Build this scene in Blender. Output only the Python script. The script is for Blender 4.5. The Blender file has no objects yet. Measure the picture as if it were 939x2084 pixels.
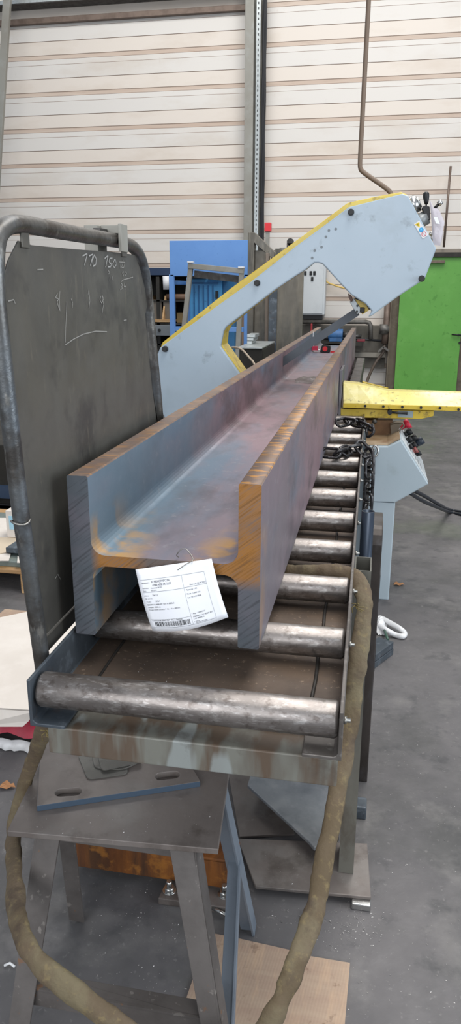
import bpy, bmesh, math, random
from mathutils import Vector, Matrix, noise
random.seed(7)
H = 1.55                       # eye height of the camera above the floor
W_, H_ = 939, 2084
PPX, PPY = 469.5, 1042.0
# ---------------------------------------------------------------- camera frame
vy = (771-PPX, 592-PPY); vz = (455-PPX, 6170-PPY)
F = math.sqrt(-(vy[0]*vz[0]+vy[1]*vz[1]))
Yc = Vector((vy[0], vy[1], F)).normalized()
Zc = -Vector((vz[0], vz[1], F)).normalized()
Xc = Yc.cross(Zc)
CAM = Vector((0, 0, H))
def ray(px, py):
    d = Vector((px-PPX, py-PPY, F))
    return Vector((Xc.dot(d), Yc.dot(d), Zc.dot(d)))
def at(px, py, X=None, Y=None, Z=None):
    """point of the place measured on a known plane (Z is the height above the floor)"""
    d = ray(px, py)
    if X is not None: t = X/d.x
    elif Y is not None: t = Y/d.y
    else: t = (Z-H)/d.z
    return CAM + d*t
sc = bpy.context.scene
col = sc.collection
# ---------------------------------------------------------------- materials
def rgb(c):
    if isinstance(c, str):
        c = c.lstrip('#'); v = [int(c[i:i+2], 16)/255 for i in (0, 2, 4)]
    else: v = list(c)
    return tuple((x/12.92 if x <= .04045 else ((x+.055)/1.055)**2.4) for x in v)+(1,)
MATS = {}
def mat(name, base, rough=.5, metal=0., layers=(), bump=None, rvar=0., alpha=1., trans=0., emit=None, coat=0.):
    """layers: (colour, scale, lo, hi, strength[, stretch xyz[, detail]]) noise-masked colours over the base"""
    if name in MATS: return MATS[name]
    m = bpy.data.materials.new(name); m.use_nodes = True; MATS[name] = m
    nt = m.node_tree; N = nt.nodes; L = nt.links
    b = N['Principled BSDF']
    b.inputs['Roughness'].default_value = rough
    b.inputs['Metallic'].default_value = metal
    if coat: b.inputs['Coat Weight'].default_value = coat; b.inputs['Coat Roughness'].default_value = .15
    if trans: b.inputs['Transmission Weight'].default_value = trans
    if alpha < 1: b.inputs['Alpha'].default_value = alpha
    tc = N.new('ShaderNodeTexCoord')
    src = None
    col_ = rgb(base)
    b.inputs['Base Color'].default_value = col_
    for i, ly in enumerate(layers):
        c, s, lo, hi, st = ly[:5]
        stretch = ly[5] if len(ly) > 5 else (1, 1, 1)
        det = ly[6] if len(ly) > 6 else 6
        mp = N.new('ShaderNodeMapping'); mp.inputs['Scale'].default_value = stretch
        mp.inputs['Location'].default_value = (i*3.1, i*1.7, i*2.3)
        L.new(tc.outputs['Object'], mp.inputs[0])
        nz = N.new('ShaderNodeTexNoise'); nz.inputs['Scale'].default_value = s; nz.inputs['Detail'].default_value = det
        nz.inputs['Roughness'].default_value = .62
        L.new(mp.outputs[0], nz.inputs[0])
        mr = N.new('ShaderNodeMapRange'); mr.inputs[1].default_value = .5+(lo-.53)*.8; mr.inputs[2].default_value = .5+(hi-.53)*.8
        mr.inputs[3].default_value = 0; mr.inputs[4].default_value = st
        L.new(nz.outputs[0], mr.inputs[0])
        mx = N.new('ShaderNodeMix'); mx.data_type = 'RGBA'
        L.new(mr.outputs[0], mx.inputs[0])
        if src: L.new(src, mx.inputs[6])
        else: mx.inputs[6].default_value = col_
        mx.inputs[7].default_value = rgb(c)
        src = mx.outputs[2]
    if src: L.new(src, b.inputs['Base Color'])
    m['src'] = 1
    if rvar:
        nz = N.new('ShaderNodeTexNoise'); nz.inputs['Scale'].default_value = 14; nz.inputs['Detail'].default_value = 8
        L.new(tc.outputs['Object'], nz.inputs[0])
        mr = N.new('ShaderNodeMapRange'); mr.inputs[1].default_value = .3; mr.inputs[2].default_value = .7
        mr.inputs[3].default_value = max(.05, rough-rvar); mr.inputs[4].default_value = min(1, rough+rvar)
        L.new(nz.outputs[0], mr.inputs[0]); L.new(mr.outputs[0], b.inputs['Roughness'])
    if bump:
        s, st = bump[:2]; stretch = bump[2] if len(bump) > 2 else (1, 1, 1)
        mp = N.new('ShaderNodeMapping'); mp.inputs['Scale'].default_value = stretch
        L.new(tc.outputs['Object'], mp.inputs[0])
        nz = N.new('ShaderNodeTexNoise'); nz.inputs['Scale'].default_value = s; nz.inputs['Detail'].default_value = 7
        L.new(mp.outputs[0], nz.inputs[0])
        bp = N.new('ShaderNodeBump'); bp.inputs['Strength'].default_value = st; bp.inputs['Distance'].default_value = .004
        L.new(nz.outputs[0], bp.inputs['Height']); L.new(bp.outputs[0], b.inputs['Normal'])
    if emit:
        b.inputs['Emission Color'].default_value = rgb(emit[0]); b.inputs['Emission Strength'].default_value = emit[1]
    return m
M_ = mat
cladding = mat('cladding', '#d6d1ca', .42, 0, [('#d6d1ca', .7, .35, .7, .7), ('#c2b4a4', 1.5, .5, .8, .5, (.5, 1, 1.5)), ('#a99580', 9, .72, .9, .35, (1.2, 1, .5)), ('#7d6a5a', 34, .84, .92, .5)], bump=(3, .12))
cladding2 = mat('cladding_cream', '#d8cec3', .42, 0, [('#d9cfc3', .7, .35, .7, .7), ('#bfae9b', 1.6, .5, .8, .5, (.5, 1, 1.5)), ('#7d6a5a', 34, .84, .92, .5)], bump=(3, .12))
rib_brown = mat('cladding_rib', '#cbb9a9', .55, 0, [('#b8a08e', 1.4, .4, .75, .7, (.3, 1, 4)), ('#a08a7a', 6, .62, .8, .4, (.4, 1, 3))])  # browner band along each cladding rib
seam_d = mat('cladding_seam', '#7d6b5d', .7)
floor_m = mat('floor_concrete', '#545253', .62, 0, [('#696666', 1.1, .4, .7, .75), ('#444443', 2.3, .5, .72, .7), ('#7b7875', 5, .58, .75, .45), ('#37383a', 9, .6, .74, .5), ('#8b8885', 60, .68, .76, .3), ('#4d5840', .9, .62, .72, .35)], bump=(40, .35), rvar=.14)
rollm = mat('roller_steel', '#86807c', .38, .8, [('#645c57', 4, .42, .68, .75, (.8, 2, 2)), ('#a8a4a0', 22, .52, .72, .4, (.9, 1.4, 1.4)), ('#4b403a', 55, .58, .72, .5), ('#c6c3c0', 85, .58, .72, .45, (.5, 1.6, 1.6))], bump=(60, .25, (.5, 1, 1)), rvar=.12)
darksteel = mat('dark_steel', '#4a4846', .46, .55, [('#36332f', 4, .4, .7, .7), ('#5e5d5d', 14, .55, .72, .6), ('#4d3b2c', 8, .6, .75, .5)], bump=(50, .2), rvar=.1)
tubem = mat('shield_tube', '#5c5a56', .4, .6, [('#6b7680', 4, .5, .65, .6, (1, 1, .4)), ('#3c352e', 12, .5, .68, .75), ('#8b8983', 40, .62, .7, .6, (1, 1, .3))], bump=(60, .35), rvar=.1)
shieldm = mat('shield_sheet', '#63615b', .42, .4, [('#53514d', 3, .4, .65, .8), ('#6c675c', 2.2, .55, .72, .6, (1, 1, .35)), ('#3a393a', 6, .58, .75, .6), ('#7a7468', 22, .66, .74, .4, (1, 3, .6))], bump=(9, .35), rvar=.08)
bluesteel = mat('blue_steel', '#4f565c', .5, .3, [('#343c45', 5, .4, .7, .7), ('#727b84', 22, .58, .7, .5), ('#4a3c32', 8, .62, .75, .5)], bump=(40, .3), rvar=.1)
browntray = mat('tray_dusty', '#63554a', .62, .25, [('#3d342e', 3, .4, .7, .8), ('#6e5c4c', 7, .55, .72, .6), ('#9a8672', 90, .68, .74, .6)], bump=(60, .2))
platem = mat('plate_steel', '#766e69', .5, .25, [('#5e5753', 3, .45, .65, .8, (1, .6, 1)), ('#7e7a76', 7, .55, .7, .5), ('#433b35', 5, .58, .7, .6), ('#8f8b88', 60, .7, .78, .35)], bump=(60, .15), rvar=.1)
standm = mat('stand_paint', '#5f5a57', .55, .2, [('#4a4542', 6, .45, .65, .7), ('#7d5532', 34, .71, .76, .6), ('#8d8781', 40, .68, .73, .5)], bump=(40, .15))
rustm = mat('rusty_steel', '#6b3f1f', .7, .2, [('#8d5724', 7, .4, .65, .8, (3, 1, .4)), ('#3b2a20', 5, .5, .7, .8, (3, 1, .5)), ('#b0742e', 20, .6, .72, .5)], bump=(40, .4))
crossm = mat('crossbeam_paint', '#65625a', .55, .1, [('#76776f', 5, .48, .6, .7, (3, 1, .8), 3), ('#54402f', 6, .52, .64, .75, (2.5, 1, .4), 4), ('#8b918f', 7, .62, .67, .8, (2.2, 1, .5), 2), ('#4a4038', 12, .6, .72, .5)], bump=(30, .15))
greypaint = mat('machine_grey', '#a3b1b8', .38, 0, [('#b0bcc3', 2, .4, .7, .6), ('#8f9a9c', 7, .68, .82, .4), ('#6b7173', 30, .78, .84, .5)], coat=.15, rvar=.06)
armgrey = mat('arm_cover_grey', '#98a8b4', .4, 0, [('#a3b1bc', 1.5, .4, .7, .6), ('#88949a', 3.2, .6, .82, .5), ('#707a80', 9, .68, .8, .55), ('#5f686d', 30, .74, .82, .4)], coat=.15)
yellow = mat('machine_yellow', '#c9ac34', .42, 0, [('#d3bf66', 3, .45, .7, .6), ('#8a7430', 18, .62, .72, .7), ('#4d4024', 40, .68, .74, .7)], coat=.1, bump=(60, .1))
yellowpale = mat('vise_yellow_lit', '#d2c264', .35, 0, [('#e6dfae', 4, .45, .65, .7, (.8, 1, 1)), ('#9d8a45', 18, .6, .7, .6, (1, 1, .5)), ('#5f5330', 45, .66, .73, .6)], coat=.15)  # pale cream is bright light painted into the yellow; dark specks are grime
black = mat('black_plastic', '#101113', .5)
blackrub = mat('black_rubber', '#1d1e21', .55)
chrome = mat('bright_steel', '#b8b8b6', .22, .9, [('#77736f', 20, .5, .7, .5)])
green = mat('green_door_paint', '#5f9f42', .5, 0, [('#559239', 1.5, .4, .7, .6), ('#6da750', 4, .55, .75, .5), ('#3a7a22', 14, .68, .76, .5)], bump=(12, .05))
jambm = mat('brown_jamb', '#6d6354', .65, .1, [('#554b3f', 3, .4, .7, .7), ('#847a6a', 9, .55, .75, .5)])
columnm = mat('column_paint', '#8d8b83', .5, .1, [('#7f7a70', 2, .4, .7, .6), ('#9b9c97', 5, .55, .75, .5)])
galv = mat('galvanised', '#b9bebd', .35, .6, [('#8e9493', 20, .5, .7, .5)])
bluep = mat('blue_paint', '#6593cf', .5, 0, [('#5c8ac8', 3, .4, .7, .5), ('#3a66a0', 20, .66, .76, .3)])
bluelk = mat('blue_cabinet_paint', '#4a96c8', .45, 0, [('#3d86ba', 3, .4, .7, .6), ('#1d4c78', 25, .68, .76, .5)])
darkm = mat('dark_shelf_steel', '#26241f', .7, .1, [('#3a3630', 5, .5, .7, .6)])  # very dark steel for shelving, crate and machine body
woodm = mat('raw_wood', '#b48f62', .65, 0, [('#8d6a45', 5, .45, .7, .7, (.3, 4, 4)), ('#cfb088', 9, .55, .75, .5, (.3, 3, 3))])
greybin = mat('bin_grey', '#6d6459', .6, 0, [('#51493f', 5, .45, .7, .6)])
cardb = mat('cardboard', '#a5907c', .8, 0, [('#93796a', 4, .4, .7, .6, (1, 6, 1)), ('#b99c80', 8, .55, .75, .5, (5, 1, 1)), ('#6a5240', 16, .69, .75, .5)])
whiteboard = mat('pale_board', '#d3cbc2', .7, 0, [('#c6bdb3', 2, .45, .7, .5), ('#ded7cf', 9, .5, .7, .4)])
paper = mat('label_paper', '#e9ebf0', .55, 0, [('#dfe2ea', 6, .5, .8, .5)])
ink = mat('ink', '#26282c', .6)
inkgrey = mat('ink_grey', '#8a8c90', .6)
redbag = mat('red_sack', '#a83244', .5, 0, [('#7c2833', 5, .45, .65, .7), ('#bb4a5a', 12, .6, .75, .4)], bump=(12, .6))
whitepl = mat('white_plastic', '#dadada', .45, 0, [('#b9b6b2', 12, .55, .75, .5)])
strapm = mat('olive_sling', '#5f5140', .85, 0, [('#51442f', 6, .4, .65, .8), ('#706850', 9, .52, .7, .6, (1, 1, .5)), ('#40342a', 14, .58, .72, .7), ('#8a7a52', 60, .6, .75, .35)], bump=(90, .6))
redp = mat('red_plastic', '#d3262f', .4)
pinkred = mat('red_button', '#e0334d', .4)
chalk = mat('chalk', '#9b9a96', .9)
chalk2 = mat('faint_chalk', '#85837e', .9)
cabinet = mat('electrical_cabinet_paint', '#c9cdce', .45, 0, [('#b6bbbd', 4, .5, .75, .5)])
pipem = mat('pipe_brown', '#726257', .5, .3, [('#5a4b41', 9, .45, .7, .7)])
pipeg = mat('pipe_grey', '#6f6c67', .5, .4, [('#4f4b45', 12, .45, .7, .7)])
concreteband = mat('concrete_band', '#6e6a62', .8, 0, [('#57524a', 2, .4, .7, .7), ('#888378', 7, .55, .75, .5)])
oxide = mat('rack_plate', '#6a655c', .5, .35, [('#4c4c48', 1.6, .45, .6, .8, (1.5, 1, .6)), ('#7e7667', 3, .5, .7, .6, (2, 1, .3)), ('#8c8678', 9, .62, .72, .4, (3, 1, .3))], rvar=.1)
chainm = mat('chain_steel', '#4c4b4c', .32, .85, [('#2b2a2b', 30, .45, .6, .7), ('#8f8e90', 50, .6, .7, .6)])
bladem = mat('blade_steel', '#4b5056', .5, .3, [('#3b4046', 8, .4, .7, .5)])
plasticbag = mat('clear_plastic', '#c5bfc6', .3, 0, alpha=.72, bump=(25, 1.))
leafm = mat('dry_leaf', '#9b6e48', .8)
swarfm = mat('swarf', '#aca9a5', .4, .4)
stickyel = mat('sticker_yellow', '#e3c51e', .5); stickblue = mat('sticker_blue', '#2f9ad0', .5); stickred = mat('sticker_red', '#c22b4a', .5)
packlabel = mat('light_blue_label', '#9ec6d8', .5)
bolt_m = mat('bolt_steel', '#8f8d88', .35, .8)

# ---- beam materials (mill scale, sawn end, flange edges)
def beam_scale():
    m = mat('mill_scale', '#786a6e', .52, .2, [('#876c72', 1.7, .42, .6, .7, (1, .35, 1)), ('#5c6c7c', 2.6, .47, .66, .85, (1, .3, 1)), ('#54484a', 6, .55, .7, .6, (1, .4, 1)), ('#8c8688', 40, .66, .73, .4)], bump=(30, .12), rvar=.08)
    # bluish reflection painted into the scale colour, strongest near the front end
    nt = m.node_tree; N = nt.nodes; L = nt.links; b = N['Principled BSDF']
    prev = b.inputs['Base Color'].links[0].from_socket
    tc = N.new('ShaderNodeTexCoord'); sx = N.new('ShaderNodeSeparateXYZ'); L.new(tc.outputs['Object'], sx.inputs[0])
    nz = N.new('ShaderNodeTexNoise'); nz.inputs['Scale'].default_value = 3.; nz.inputs['Detail'].default_value = 5; L.new(tc.outputs['Object'], nz.inputs[0])
    def math_(op, a, b2, cl=False):
        q = N.new('ShaderNodeMath'); q.operation = op; q.use_clamp = cl
        for k, v in ((0, a), (1, b2)):
            if isinstance(v, (int, float)): q.inputs[k].default_value = v
            else: L.new(v, q.inputs[k])
        return q.outputs[0]
    def mixc(f, a, c):
        x = N.new('ShaderNodeMix'); x.data_type = 'RGBA'; L.new(f, x.inputs[0]); L.new(a, x.inputs[6]); x.inputs[7].default_value = rgb(c); return x.outputs[2]
    def mrange(v, a, b2, c, d):
        q = N.new('ShaderNodeMapRange'); q.inputs[1].default_value = a; q.inputs[2].default_value = b2; q.inputs[3].default_value = c; q.inputs[4].default_value = d
        L.new(v, q.inputs[0]); return q.outputs[0]
    # painted bluish reflection is strongest on the left side of the trough
    yn = math_('ADD', sx.outputs[1], math_('MULTIPLY', nz.outputs[0], 1.2))
    fb = math_('MULTIPLY', mrange(yn, .6, 2.0, .75, .0), mrange(sx.outputs[0], -.10, -.04, 1., .25), True)
    c1 = mixc(fb, prev, '#64808f')
    # rusty smear at the very front of the web
    nz2 = N.new('ShaderNodeTexNoise'); nz2.inputs['Scale'].default_value = 11; nz2.inputs['Detail'].default_value = 6; L.new(tc.outputs['Object'], nz2.inputs[0])
    d2 = math_('ADD', sx.outputs[1], math_('MULTIPLY', math_('ABSOLUTE', math_('SUBTRACT', math_('ABSOLUTE', sx.outputs[0], 0), .105), 0), 3.2))
    fr = math_('MULTIPLY', mrange(d2, .02, .33, 1, 0), mrange(nz2.outputs[0], .44, .56, 0, .9), True)
    zin = mrange(sx.outputs[2], .20, .24, 1, 0)
    c2 = mixc(math_('MULTIPLY', fr, zin, True), c1, '#b98a3c')
    L.new(c2, b.inputs['Base Color'])
    return m
def beam_end():
    m = mat('sawn_end', '#565b61', .5, .25, [('#474e55', 6, .4, .65, .7), ('#67626a', 5, .5, .7, .6)], bump=(8, .25))
    nt = m.node_tree; N = nt.nodes; L = nt.links; b = N['Principled BSDF']
    prev = b.inputs['Base Color'].links[0].from_socket
    tc = N.new('ShaderNodeTexCoord')
    rot = N.new('ShaderNodeMapping'); rot.inputs['Rotation'].default_value = (0, math.radians(35), 0); rot.inputs['Scale'].default_value = (14, 1, 260)
    rot2 = N.new('ShaderNodeMapping'); rot2.inputs['Rotation'].default_value = (0, math.radians(38), 0); rot2.vector_type = 'POINT'
    L.new(tc.outputs['Object'], rot2.inputs[0])
    sc_ = N.new('ShaderNodeMapping'); sc_.inputs['Scale'].default_value = (12, 1, 230); L.new(rot2.outputs[0], sc_.inputs[0])
    st = N.new('ShaderNodeTexNoise'); st.inputs['Scale'].default_value = 1.; st.inputs['Detail'].default_value = 3; L.new(sc_.outputs[0], st.inputs[0])
    big = N.new('ShaderNodeTexNoise'); big.inputs['Scale'].default_value = 7; big.inputs['Detail'].default_value = 4; L.new(tc.outputs['Object'], big.inputs[0])
    sx = N.new('ShaderNodeSeparateXYZ'); L.new(tc.outputs['Object'], sx.inputs[0])
    def M(op, a, b2, cl=False):
        q = N.new('ShaderNodeMath'); q.operation = op; q.use_clamp = cl
        for k, v in ((0, a), (1, b2)):
            if isinstance(v, (int, float)): q.inputs[k].default_value = v
            else: L.new(v, q.inputs[k])
        return q.outputs[0]
    def R(v, a, b2, c, d):
        q = N.new('ShaderNodeMapRange'); q.inputs[1].default_value = a; q.inputs[2].default_value = b2; q.inputs[3].default_value = c; q.inputs[4].default_value = d
        L.new(v, q.inputs[0]); return q.outputs[0]
    # rust: the web strip and the upper part of the right flange (x centred on the beam, z from its underside)
    webz = R(M('ABSOLUTE', M('SUBTRACT', sx.outputs[2], .152), 0), .015, .04, 1, 0)
    webx = R(sx.outputs[0], -.138, -.120, 0, 1)
    web = M('MULTIPLY', webz, webx, True)
    # grey patch in the web middle
    web = M('MULTIPLY', web, R(M('ABSOLUTE', M('SUBTRACT', sx.outputs[0], .0), 0), .03, .07, .25, 1), True)
    diag = M('ADD', sx.outputs[2], M('MULTIPLY', sx.outputs[0], -.8))
    rf = M('MULTIPLY', R(sx.outputs[0], .11, .13, 0, 1), R(diag, .0, .05, 0, 1), True)
    msk = M('MAXIMUM', web, rf, True)
    msk = M('MULTIPLY', msk, R(M('ADD', M('MULTIPLY', st.outputs[0], .7), M('MULTIPLY', big.outputs[0], .5)), .45, .66, .35, 1), True)
    x = N.new('ShaderNodeMix'); x.data_type = 'RGBA'; L.new(msk, x.inputs[0]); L.new(prev, x.inputs[6]); x.inputs[7].default_value = rgb('#a06a22')
    y = N.new('ShaderNodeMix'); y.data_type = 'RGBA'; L.new(R(st.outputs[0], .5, .64, 0, .5), y.inputs[0]); L.new(x.outputs[2], y.inputs[6]); y.inputs[7].default_value = rgb('#2c2e31')
    L.new(y.outputs[2], b.inputs['Base Color'])
    return m
def beam_edge():
    m = mat('flange_edge', '#6d5c52', .5, .25, [('#594c48', 5, .42, .65, .7, (1, .5, 1)), ('#8c7460', 9, .55, .7, .6), ('#7a5b3c', 12, .58, .7, .6)], bump=(30, .2))
    nt = m.node_tree; N = nt.nodes; L = nt.links; b = N['Principled BSDF']
    prev = b.inputs['Base Color'].links[0].from_socket
    tc = N.new('ShaderNodeTexCoord'); mp = N.new('ShaderNodeMapping'); mp.inputs['Scale'].default_value = (22, 75, 1); L.new(tc.outputs['Object'], mp.inputs[0])
    nz = N.new('ShaderNodeTexNoise'); nz.inputs['Scale'].default_value = 1; nz.inputs['Detail'].default_value = 3; L.new(mp.outputs[0], nz.inputs[0])
    sx = N.new('ShaderNodeSeparateXYZ'); L.new(tc.outputs['Object'], sx.inputs[0])
    r = N.new('ShaderNodeMapRange'); r.inputs[1].default_value = .54; r.inputs[2].default_value = .62; r.inputs[4].default_value = .75; L.new(nz.outputs[0], r.inputs[0])
    r2 = N.new('ShaderNodeMapRange'); r2.inputs[1].default_value = 2.6; r2.inputs[2].default_value = 3.4; r2.inputs[3].default_value = 1; r2.inputs[4].default_value = .0; L.new(sx.outputs[1], r2.inputs[0])
    r3 = N.new('ShaderNodeMapRange'); r3.inputs[1].default_value = -.05; r3.inputs[2].default_value = .05; r3.inputs[3].default_value = .4; L.new(sx.outputs[0], r3.inputs[0])
    m3 = N.new('ShaderNodeMath'); m3.operation = 'MULTIPLY'; L.new(r.outputs[0], m3.inputs[0]); L.new(r3.outputs[0], m3.inputs[1])
    mu = N.new('ShaderNodeMath'); mu.operation = 'MULTIPLY'; L.new(m3.outputs[0], mu.inputs[0]); L.new(r2.outputs[0], mu.inputs[1])
    x = N.new('ShaderNodeMix'); x.data_type = 'RGBA'; L.new(mu.outputs[0], x.inputs[0]); L.new(prev, x.inputs[6]); x.inputs[7].default_value = rgb('#b8823c')
    L.new(x.outputs[2], b.inputs['Base Color'])
    return m
scale_m, end_m, edge_m = beam_scale(), beam_end(), beam_edge()

# ---------------------------------------------------------------- mesh builder
class MB:
    def __init__(s): s.v = []; s.f = []; s.m = []; s.sm = []
    def add(s, vs, fs, mi=0, smooth=False):
        o = len(s.v); s.v += [Vector(p) for p in vs]
        for f in fs: s.f.append([o+i for i in f]); s.m.append(mi); s.sm.append(smooth)
        return s
    def box(s, x0, x1, y0, y1, z0, z1, mi=0):
        return s.add([(x, y, z) for z in (z0, z1) for y in (y0, y1) for x in (x0, x1)],
                     [(0, 2, 3, 1), (4, 5, 7, 6), (0, 1, 5, 4), (2, 6, 7, 3), (0, 4, 6, 2), (1, 3, 7, 5)], mi)
    def bar(s, p, q, w, h, up=(0, 0, 1), mi=0):
        p, q = Vector(p), Vector(q); d = (q-p).normalized(); up = Vector(up)
        a = d.cross(up)
        if a.length < 1e-4: a = d.cross(Vector((1, 0, 0)))
        a.normalize(); b = a.cross(d).normalized(); a *= w/2; b *= h/2
        vs = [p-a-b, p+a-b, p+a+b, p-a+b, q-a-b, q+a-b, q+a+b, q-a+b]
        return s.add(vs, [(0, 1, 2, 3), (7, 6, 5, 4), (0, 4, 5, 1), (1, 5, 6, 2), (2, 6, 7, 3), (3, 7, 4, 0)], mi)
    def prism(s, pts, vec, mi=0, mside=None, smooth=False):
        n = len(pts); pts = [Vector(p) for p in pts]; vec = Vector(vec)
        vs = pts+[p+vec for p in pts]
        s.add(vs, [tuple(range(n)), tuple(range(2*n-1, n-1, -1))], mi)
        s.add(vs, [(i, i+n, (i+1) % n+n, (i+1) % n) for i in range(n)], mi if mside is None else mside, smooth)
        return s
    def cyl(s, p, q, r, r2=None, seg=24, cap=True, mi=0):
        p, q = Vector(p), Vector(q); r2 = r if r2 is None else r2
        return s.tube([p, q], [r, r2], seg, cap, mi)
    def tube(s, path, r, seg=12, cap=True, mi=0, closed=False, flat=None, face=None):
        path = [Vector(p) for p in path]; n = len(path)
        rs = r if isinstance(r, (list, tuple)) else [r]*n
        tans = []
        for i in range(n):
            if closed: t = path[(i+1) % n]-path[i-1]
            elif i == 0: t = path[1]-path[0]
            elif i == n-1: t = path[-1]-path[-2]
            else: t = (path[i+1]-path[i]).normalized()+(path[i]-path[i-1]).normalized()
            tans.append(t.normalized())
        a = tans[0].orthogonal().normalized()
        vs = []
        for i in range(n):
            t = tans[i]
            if face is not None:
                a = t.cross(Vector(face)); a.normalize()
            else:
                a = (a-t*a.dot(t)); a.normalize()
            b = t.cross(a)
            fl = 1 if flat is None else flat
            for k in range(seg):
                an = 2*math.pi*k/seg
                vs.append(path[i]+a*(math.cos(an)*rs[i])+b*(math.sin(an)*rs[i]*fl))
        fs = []
        for i in range(n if closed else n-1):
            j = (i+1) % n
            for k in range(seg):
                k2 = (k+1) % seg
                fs.append((i*seg+k, i*seg+k2, j*seg+k2, j*seg+k))
        s.add(vs, fs, mi, True)
        if cap and not closed:
            s.add(vs[:seg], [tuple(range(seg-1, -1, -1))], mi); s.add(vs[-seg:], [tuple(range(seg))], mi)
        return s
    def ball(s, c, r, sc=(1, 1, 1), seg=16, rings=10, mi=0):
        c = Vector(c); vs = []; fs = []
        for i in range(rings+1):
            th = math.pi*i/rings
            for k in range(seg):
                ph = 2*math.pi*k/seg
                vs.append(c+Vector((math.sin(th)*math.cos(ph)*r*sc[0], math.sin(th)*math.sin(ph)*r*sc[1], math.cos(th)*r*sc[2])))
        for i in range(rings):
            for k in range(seg):
                k2 = (k+1) % seg
                fs.append((i*seg+k, (i+1)*seg+k, (i+1)*seg+k2, i*seg+k2))
        return s.add(vs, fs, mi, True)
    def build(s, name, mats, parent=None, bevel=0, origin=None, label=None, solid=0, sub=0, seg=2):
        if not isinstance(mats, (list, tuple)): mats = [mats]
        if parent is not None: org = Vector(parent['_o'])
        elif origin is not None: org = Vector(origin)
        else:
            xs = [v.x for v in s.v]; ys = [v.y for v in s.v]; zs = [v.z for v in s.v]
            org = Vector(((min(xs)+max(xs))/2, (min(ys)+max(ys))/2, min(zs)))
        me = bpy.data.meshes.new(name)
        me.from_pydata([v-org for v in s.v], [], s.f)
        for m in mats: me.materials.append(m)
        for p, mi, sm in zip(me.polygons, s.m, s.sm): p.material_index = mi; p.use_smooth = sm
        bm = bmesh.new(); bm.from_mesh(me)
        bmesh.ops.remove_doubles(bm, verts=bm.verts, dist=1e-6)
        bmesh.ops.recalc_face_normals(bm, faces=bm.faces); bm.to_mesh(me); bm.free()
        o = bpy.data.objects.new(name, me); col.objects.link(o)
        if parent is not None: o.parent = parent
        else: o.location = org
        o['_o'] = list(org)
        if parent is not None: o['_o'] = parent['_o']
        if solid:
            md = o.modifiers.new('solid', 'SOLIDIFY'); md.thickness = solid; md.offset = 0
        if bevel:
            md = o.modifiers.new('bevel', 'BEVEL'); md.width = bevel; md.segments = seg; md.limit_method = 'ANGLE'; md.angle_limit = math.radians(40)
            md.harden_normals = False
        if sub:
            md = o.modifiers.new('sub', 'SUBSURF'); md.levels = sub; md.render_levels = sub
        if label: o['label'] = label
        return o
def tag(o, label, cat, group=None, kind=None):
    o['label'] = label; o['category'] = cat
    if group: o['group'] = group
    if kind: o['kind'] = kind
    return o
def thing(name, label, cat, loc, group=None):
    o = bpy.data.objects.new(name, None); col.objects.link(o); o.location = loc; o['_o'] = list(loc)
    o.empty_display_size = .1
    return tag(o, label, cat, group)
def struct(o): o['kind'] = 'structure'; return o
def copy_tree(o, parent=None, off=(0, 0, 0)):
    c = o.copy(); col.objects.link(c)
    if parent is not None: c.parent = parent
    c.location = o.location+Vector(off)
    for ch in list(o.children): copy_tree(ch, c)
    return c
def smooth_path(pts, n=8):
    pts = [Vector(p) for p in pts]; out = []
    for i in range(len(pts)-1):
        p0 = pts[max(i-1, 0)]; p1 = pts[i]; p2 = pts[i+1]; p3 = pts[min(i+2, len(pts)-1)]
        for k in range(n):
            t = k/n
            out.append(.5*((2*p1)+(p2-p0)*t+(2*p0-5*p1+4*p2-p3)*t*t+(3*p1-p0-3*p2+p3)*t**3))
    out.append(pts[-1]); return out
def round_poly(pts, r, n=4):
    """round the corners of a 2-D/3-D outline"""
    pts = [Vector(p) for p in pts]; out = []; N = len(pts)
    for i in range(N):
        p = pts[i]; a = pts[i-1]-p; b = pts[(i+1) % N]-p
        ra = min(r, a.length*.45, b.length*.45)
        A = p+a.normalized()*ra; B = p+b.normalized()*ra
        for k in range(n+1):
            t = k/n; out.append(A*(1-t)**2+p*2*t*(1-t)+B*t*t)
    return out
def text_mesh(body, size, mtx, name, m, parent, width=None, org=None, ext=0.0):
    cu = bpy.data.curves.new(name, 'FONT'); cu.body = body; cu.size = size; cu.extrude = ext
    tmp = bpy.data.objects.new('tmp', cu); col.objects.link(tmp)
    bpy.context.view_layer.update()
    me = bpy.data.meshes.new_from_object(tmp.evaluated_get(bpy.context.evaluated_depsgraph_get()))
    bpy.data.objects.remove(tmp)
    if len(me.vertices):
        xs = [v.co.x for v in me.vertices]; w = max(xs)-min(xs)
        if width and w > 0:
            k = width/w
            for v in me.vertices: v.co.x *= k
    o2 = org or Vector(parent['_o'])
    me.transform(mtx); me.transform(Matrix.Translation(-Vector(o2)))
    me.materials.clear(); me.materials.append(m); me.name = name
    return me
def join_meshes(mes, name, m, parent):
    bm = bmesh.new()
    for me in mes: bm.from_mesh(me)
    out = bpy.data.meshes.new(name); bm.to_mesh(out); bm.free(); out.materials.append(m)
    o = bpy.data.objects.new(name, out); col.objects.link(o); o.parent = parent; o['_o'] = parent['_o']
    return o
R = math.radians
# ================================================================ THE HALL
WY = 12.2
mb = MB(); mb.box(-11, 7, -2.5, WY+.4, -.08, 0)
struct(mb.build('floor', floor_m))
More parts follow.
